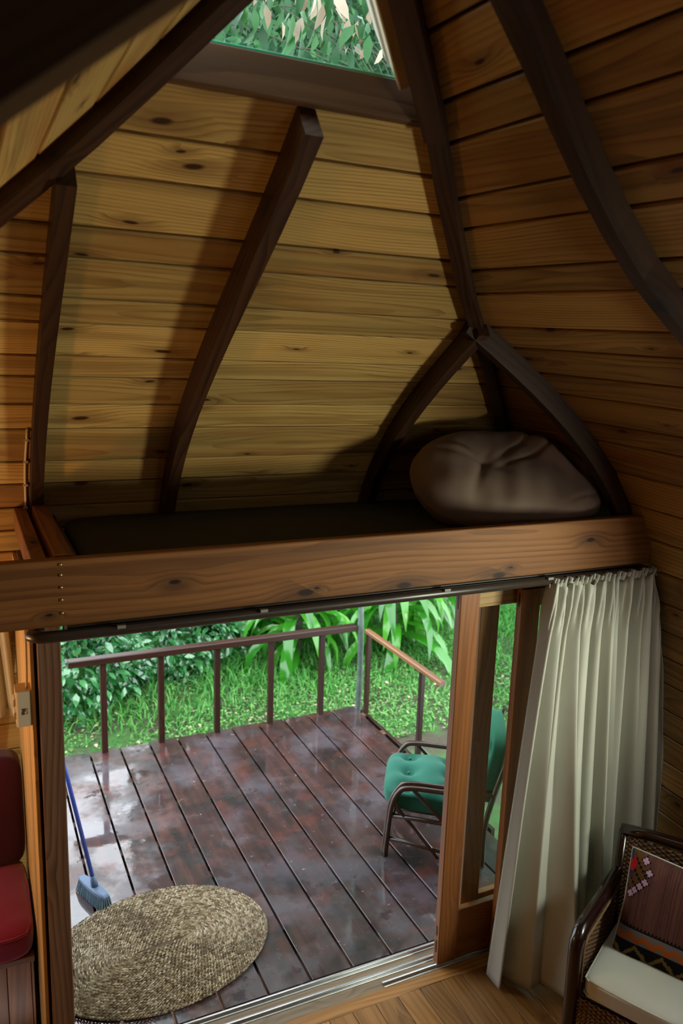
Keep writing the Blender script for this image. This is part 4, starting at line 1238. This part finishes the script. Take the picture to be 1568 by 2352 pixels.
# grass and ground cover
def grass():
    r = np.random.default_rng(21)
    n = 60000
    x = r.uniform(-1.2, 7.5, n); y = r.uniform(2.9, 7.6, n)
    dens = .5 + .5 * np.sin(x * 2.1 + 1.3 * np.sin(y * 1.7)) * np.sin(y * 2.6 + x)
    front = np.clip((y - 3.4) / 1.4, .18, 1.)
    keep = r.uniform(size=n) < np.clip(dens * .75 + .25, 0, 1) * (.35 + .65 * front)
    x, y, front = x[keep], y[keep], front[keep]; n = len(x)
    tall = np.clip((y - 3.7) / 1.2, 0, 1) * np.clip((3.6 - x) / 1.5 + .35, .25, 1)
    h = r.uniform(.035, .085, n) + tall * r.uniform(.05, .24, n)
    z = lawn_z(x, y)
    a = r.uniform(0, 6.283, n); le = r.uniform(.2, .8, n)
    d = np.stack([np.cos(a) * le, np.sin(a) * le, np.ones(n)], 1)
    s = np.stack([-np.sin(a), np.cos(a), np.zeros(n)], 1)
    wd = r.uniform(.004, .009, n)[:, None]
    p = np.stack([x, y, z], 1); H = h[:, None]
    mid = p + d * H * .55; tip = p + d * H * .95 + np.stack([np.cos(a), np.sin(a), -.5 * np.ones(n)], 1) * H * .35
    v = np.stack([p - s * wd, p + s * wd, mid - s * wd * .8, mid + s * wd * .8, tip], 1).reshape(-1, 3)
    b = (np.arange(n) * 5)[:, None]
    f = np.concatenate([b + np.array([0, 1, 3, 2]), b + np.array([2, 3, 4, 4])], 0)
    o = mesh_np('grass', v, f, M['grass'], base=(3, 5, -.45)); tag(o, 'green grass growing on the lawn beyond the deck', 'grass', kind='stuff')
    # low broad-leaved ground cover on the lawn
    n = 26000
    x = r.uniform(-.5, 7.5, n); y = 2.9 + 3.2 * r.uniform(size=n) ** 1.3
    bare = np.sin(x * 2.7 + 2 * np.sin(y * 2.2)) * np.sin(y * 3.1 - x)
    keep = bare + r.normal(size=n) * .35 < .5; x, y = x[keep], y[keep]; n = len(x)
    a = r.uniform(0, 6.283, n)
    pos = np.stack([x, y, lawn_z(x, y) + r.uniform(.008, .045, n)], 1)
    v, f = [], []
    leaves(v, f, pos, np.stack([np.cos(a), np.sin(a), r.uniform(-.1, .4, n)], 1), np.stack([r.normal(size=n) * .3, r.normal(size=n) * .3, np.ones(n)], 1), r.uniform(.018, .04, n), r.uniform(.014, .028, n))
    o = mesh_np('ground_cover', v[0], f[0], M['clover'], base=(3, 5, -.45)); tag(o, 'low broad-leaved weeds and clover covering the near lawn', 'weeds', kind='stuff')
    n = 90
    x = r.uniform(.2, 6.0, n); y = r.uniform(2.95, 4.3, n); a = r.uniform(0, 6.283, n)
    v, f = [], []
    leaves(v, f, np.stack([x, y, lawn_z(x, y) + .05], 1), np.stack([np.cos(a), np.sin(a), 0 * a], 1), np.stack([r.normal(size=n) * .3, r.normal(size=n) * .3, np.ones(n)], 1), r.uniform(.03, .055, n), r.uniform(.02, .035, n))
    o = mesh_np('fallen_leaves', v[0], f[0], M['straw'], base=(3, 3.6, -.45)); tag(o, 'scattered yellow fallen leaves on the lawn', 'leaves', kind='stuff')
grass()

# trees: the near canopy outside the gable window, darker trees behind
def canopy_tree():
    r = np.random.default_rng(31)
    t = thing('tree', 'tree whose drooping leaves, some with painted pale highlights, hang outside the gable window', 'tree', (8.4, 4.9, -.45))
    MB().tube([(8.4, 4.9, -.45), (8.0, 4.7, 1.5), (6.6, 4.3, 3.6), (3.6, 3.4, 4.6)], [.13, .11, .09, .06], 8).build('trunk', M['bark'], t)
    br = MB()
    tips = []
    spots = [(1.50, 1.17, 4.60), (1.44, 1.30, 4.66), (1.63, 1.12, 4.66), (1.78, 1.10, 4.56), (1.86, 1.05, 4.50), (1.30, 1.30, 4.52), (1.66, 1.25, 4.46), (1.95, 1.15, 4.62), (1.55, 1.35, 4.80), (1.80, 1.30, 4.80)]
    spots += [(r.uniform(1.25, 2.6), r.uniform(1.5, 2.6), r.uniform(4.55, 5.2)) for _ in range(14)]
    for k, e in enumerate(spots):
        e = V(*e); m_ = V(3.6, 3.4, 4.6) * .45 + e * .55 + V(0, 0, .22)
        if k < 9: br.tube([(3.6, 3.4, 4.6), m_, e + V(.12, .12, .06), e], [.010, .004, .003, .002], 5)
        tips.append(e)
    o = br.build('branch', M['bark'], t); o['kind'] = 'stuff'
    meG = one_leaf('leaf', .125, .052, M['canopyleaf'], .2); meP = one_leaf('leaf', .12, .05, M['glintleaf'], .25)
    meS = one_leaf('leaf', .11, .045, M['canopyleaf'], .2)
    q = 0
    for k, e in enumerate(tips):
        pale = k in (0, 2, 3, 4, 7, 13)
        for i in range(11):
            dd = r.normal(size=3) * .36 + V(-.1, -.2, -1.15)
            p = e + r.normal(size=3) * V(.09, .09, .07)
            put_leaf(meP if pale and r.uniform() < .55 else (meG if r.uniform() < .6 else meS), t, p, dd, r.normal(size=3) + V(-.3, -.8, .3), r.uniform(.75, 1.15)); q += 1
    # the rest of the crown
    n = 9500
    c = V(3.7, 4.9, 5.6); d = r.normal(size=(n, 3)); d /= np.linalg.norm(d, axis=1, keepdims=True)
    pos = c + d * (r.uniform(.2, 1, (n, 1)) ** .5) * V(2.1, 1.7, 1.1)
    v, f = [], []
    leaves(v, f, pos, r.normal(size=(n, 3)) * .7 + V(0, -.2, -1.), r.normal(size=(n, 3)) + V(0, -.3, .5), r.uniform(.08, .14, n), r.uniform(.035, .06, n))
    o = mesh_np('foliage', v[0], f[0], M['canopyleaf'], t); o['kind'] = 'stuff'
canopy_tree()
def back_tree(x, y, z, rad, n, seed, label):
    r = np.random.default_rng(seed)
    gz = float(lawn_z(x, y))
    t = thing('tree', label, 'tree', (x, y, gz))
    MB().tube([(x, y, gz), (x + .1, y, z - 1), (x, y, z + .5)], [.2, .16, .08], 8).build('trunk', M['bark'], t)
    br = MB()
    for k in range(8):
        e = V(x, y, z) + r.normal(size=3) * V(*rad) * .45
        br.tube([(x, y, z - .8), e], [.06, .02], 5)
    o = br.build('branch', M['bark'], t); o['kind'] = 'stuff'
    d = r.normal(size=(n, 3)); d /= np.linalg.norm(d, axis=1, keepdims=True)
    pos = V(x, y, z) + d * (r.uniform(.15, 1, (n, 1)) ** .5) * V(*rad)
    v, f = [], []
    leaves(v, f, pos, r.normal(size=(n, 3)) * .7 + V(0, -.2, -.8), r.normal(size=(n, 3)) + V(0, -.3, .6), r.uniform(.2, .36, n), r.uniform(.11, .18, n))
    o = mesh_np('foliage', v[0], f[0], M['darkleaf'], t); o['kind'] = 'stuff'
back_tree(3.9, 10.2, 6.6, (1.7, 1.3, 5.2), 7500, 41, 'dark green tree behind the drooping-leaved tree, seen at the left of the gable window')
back_tree(6.6, 9.8, 6.6, (2.0, 1.4, 5.6), 8500, 42, 'dark green tree behind the drooping-leaved tree, seen at the right of the gable window')
back_tree(9.4, 7.8, 5.6, (2.0, 1.6, 4.8), 7000, 43, 'dark green tree at the far right of the garden, reflected in the wet deck')
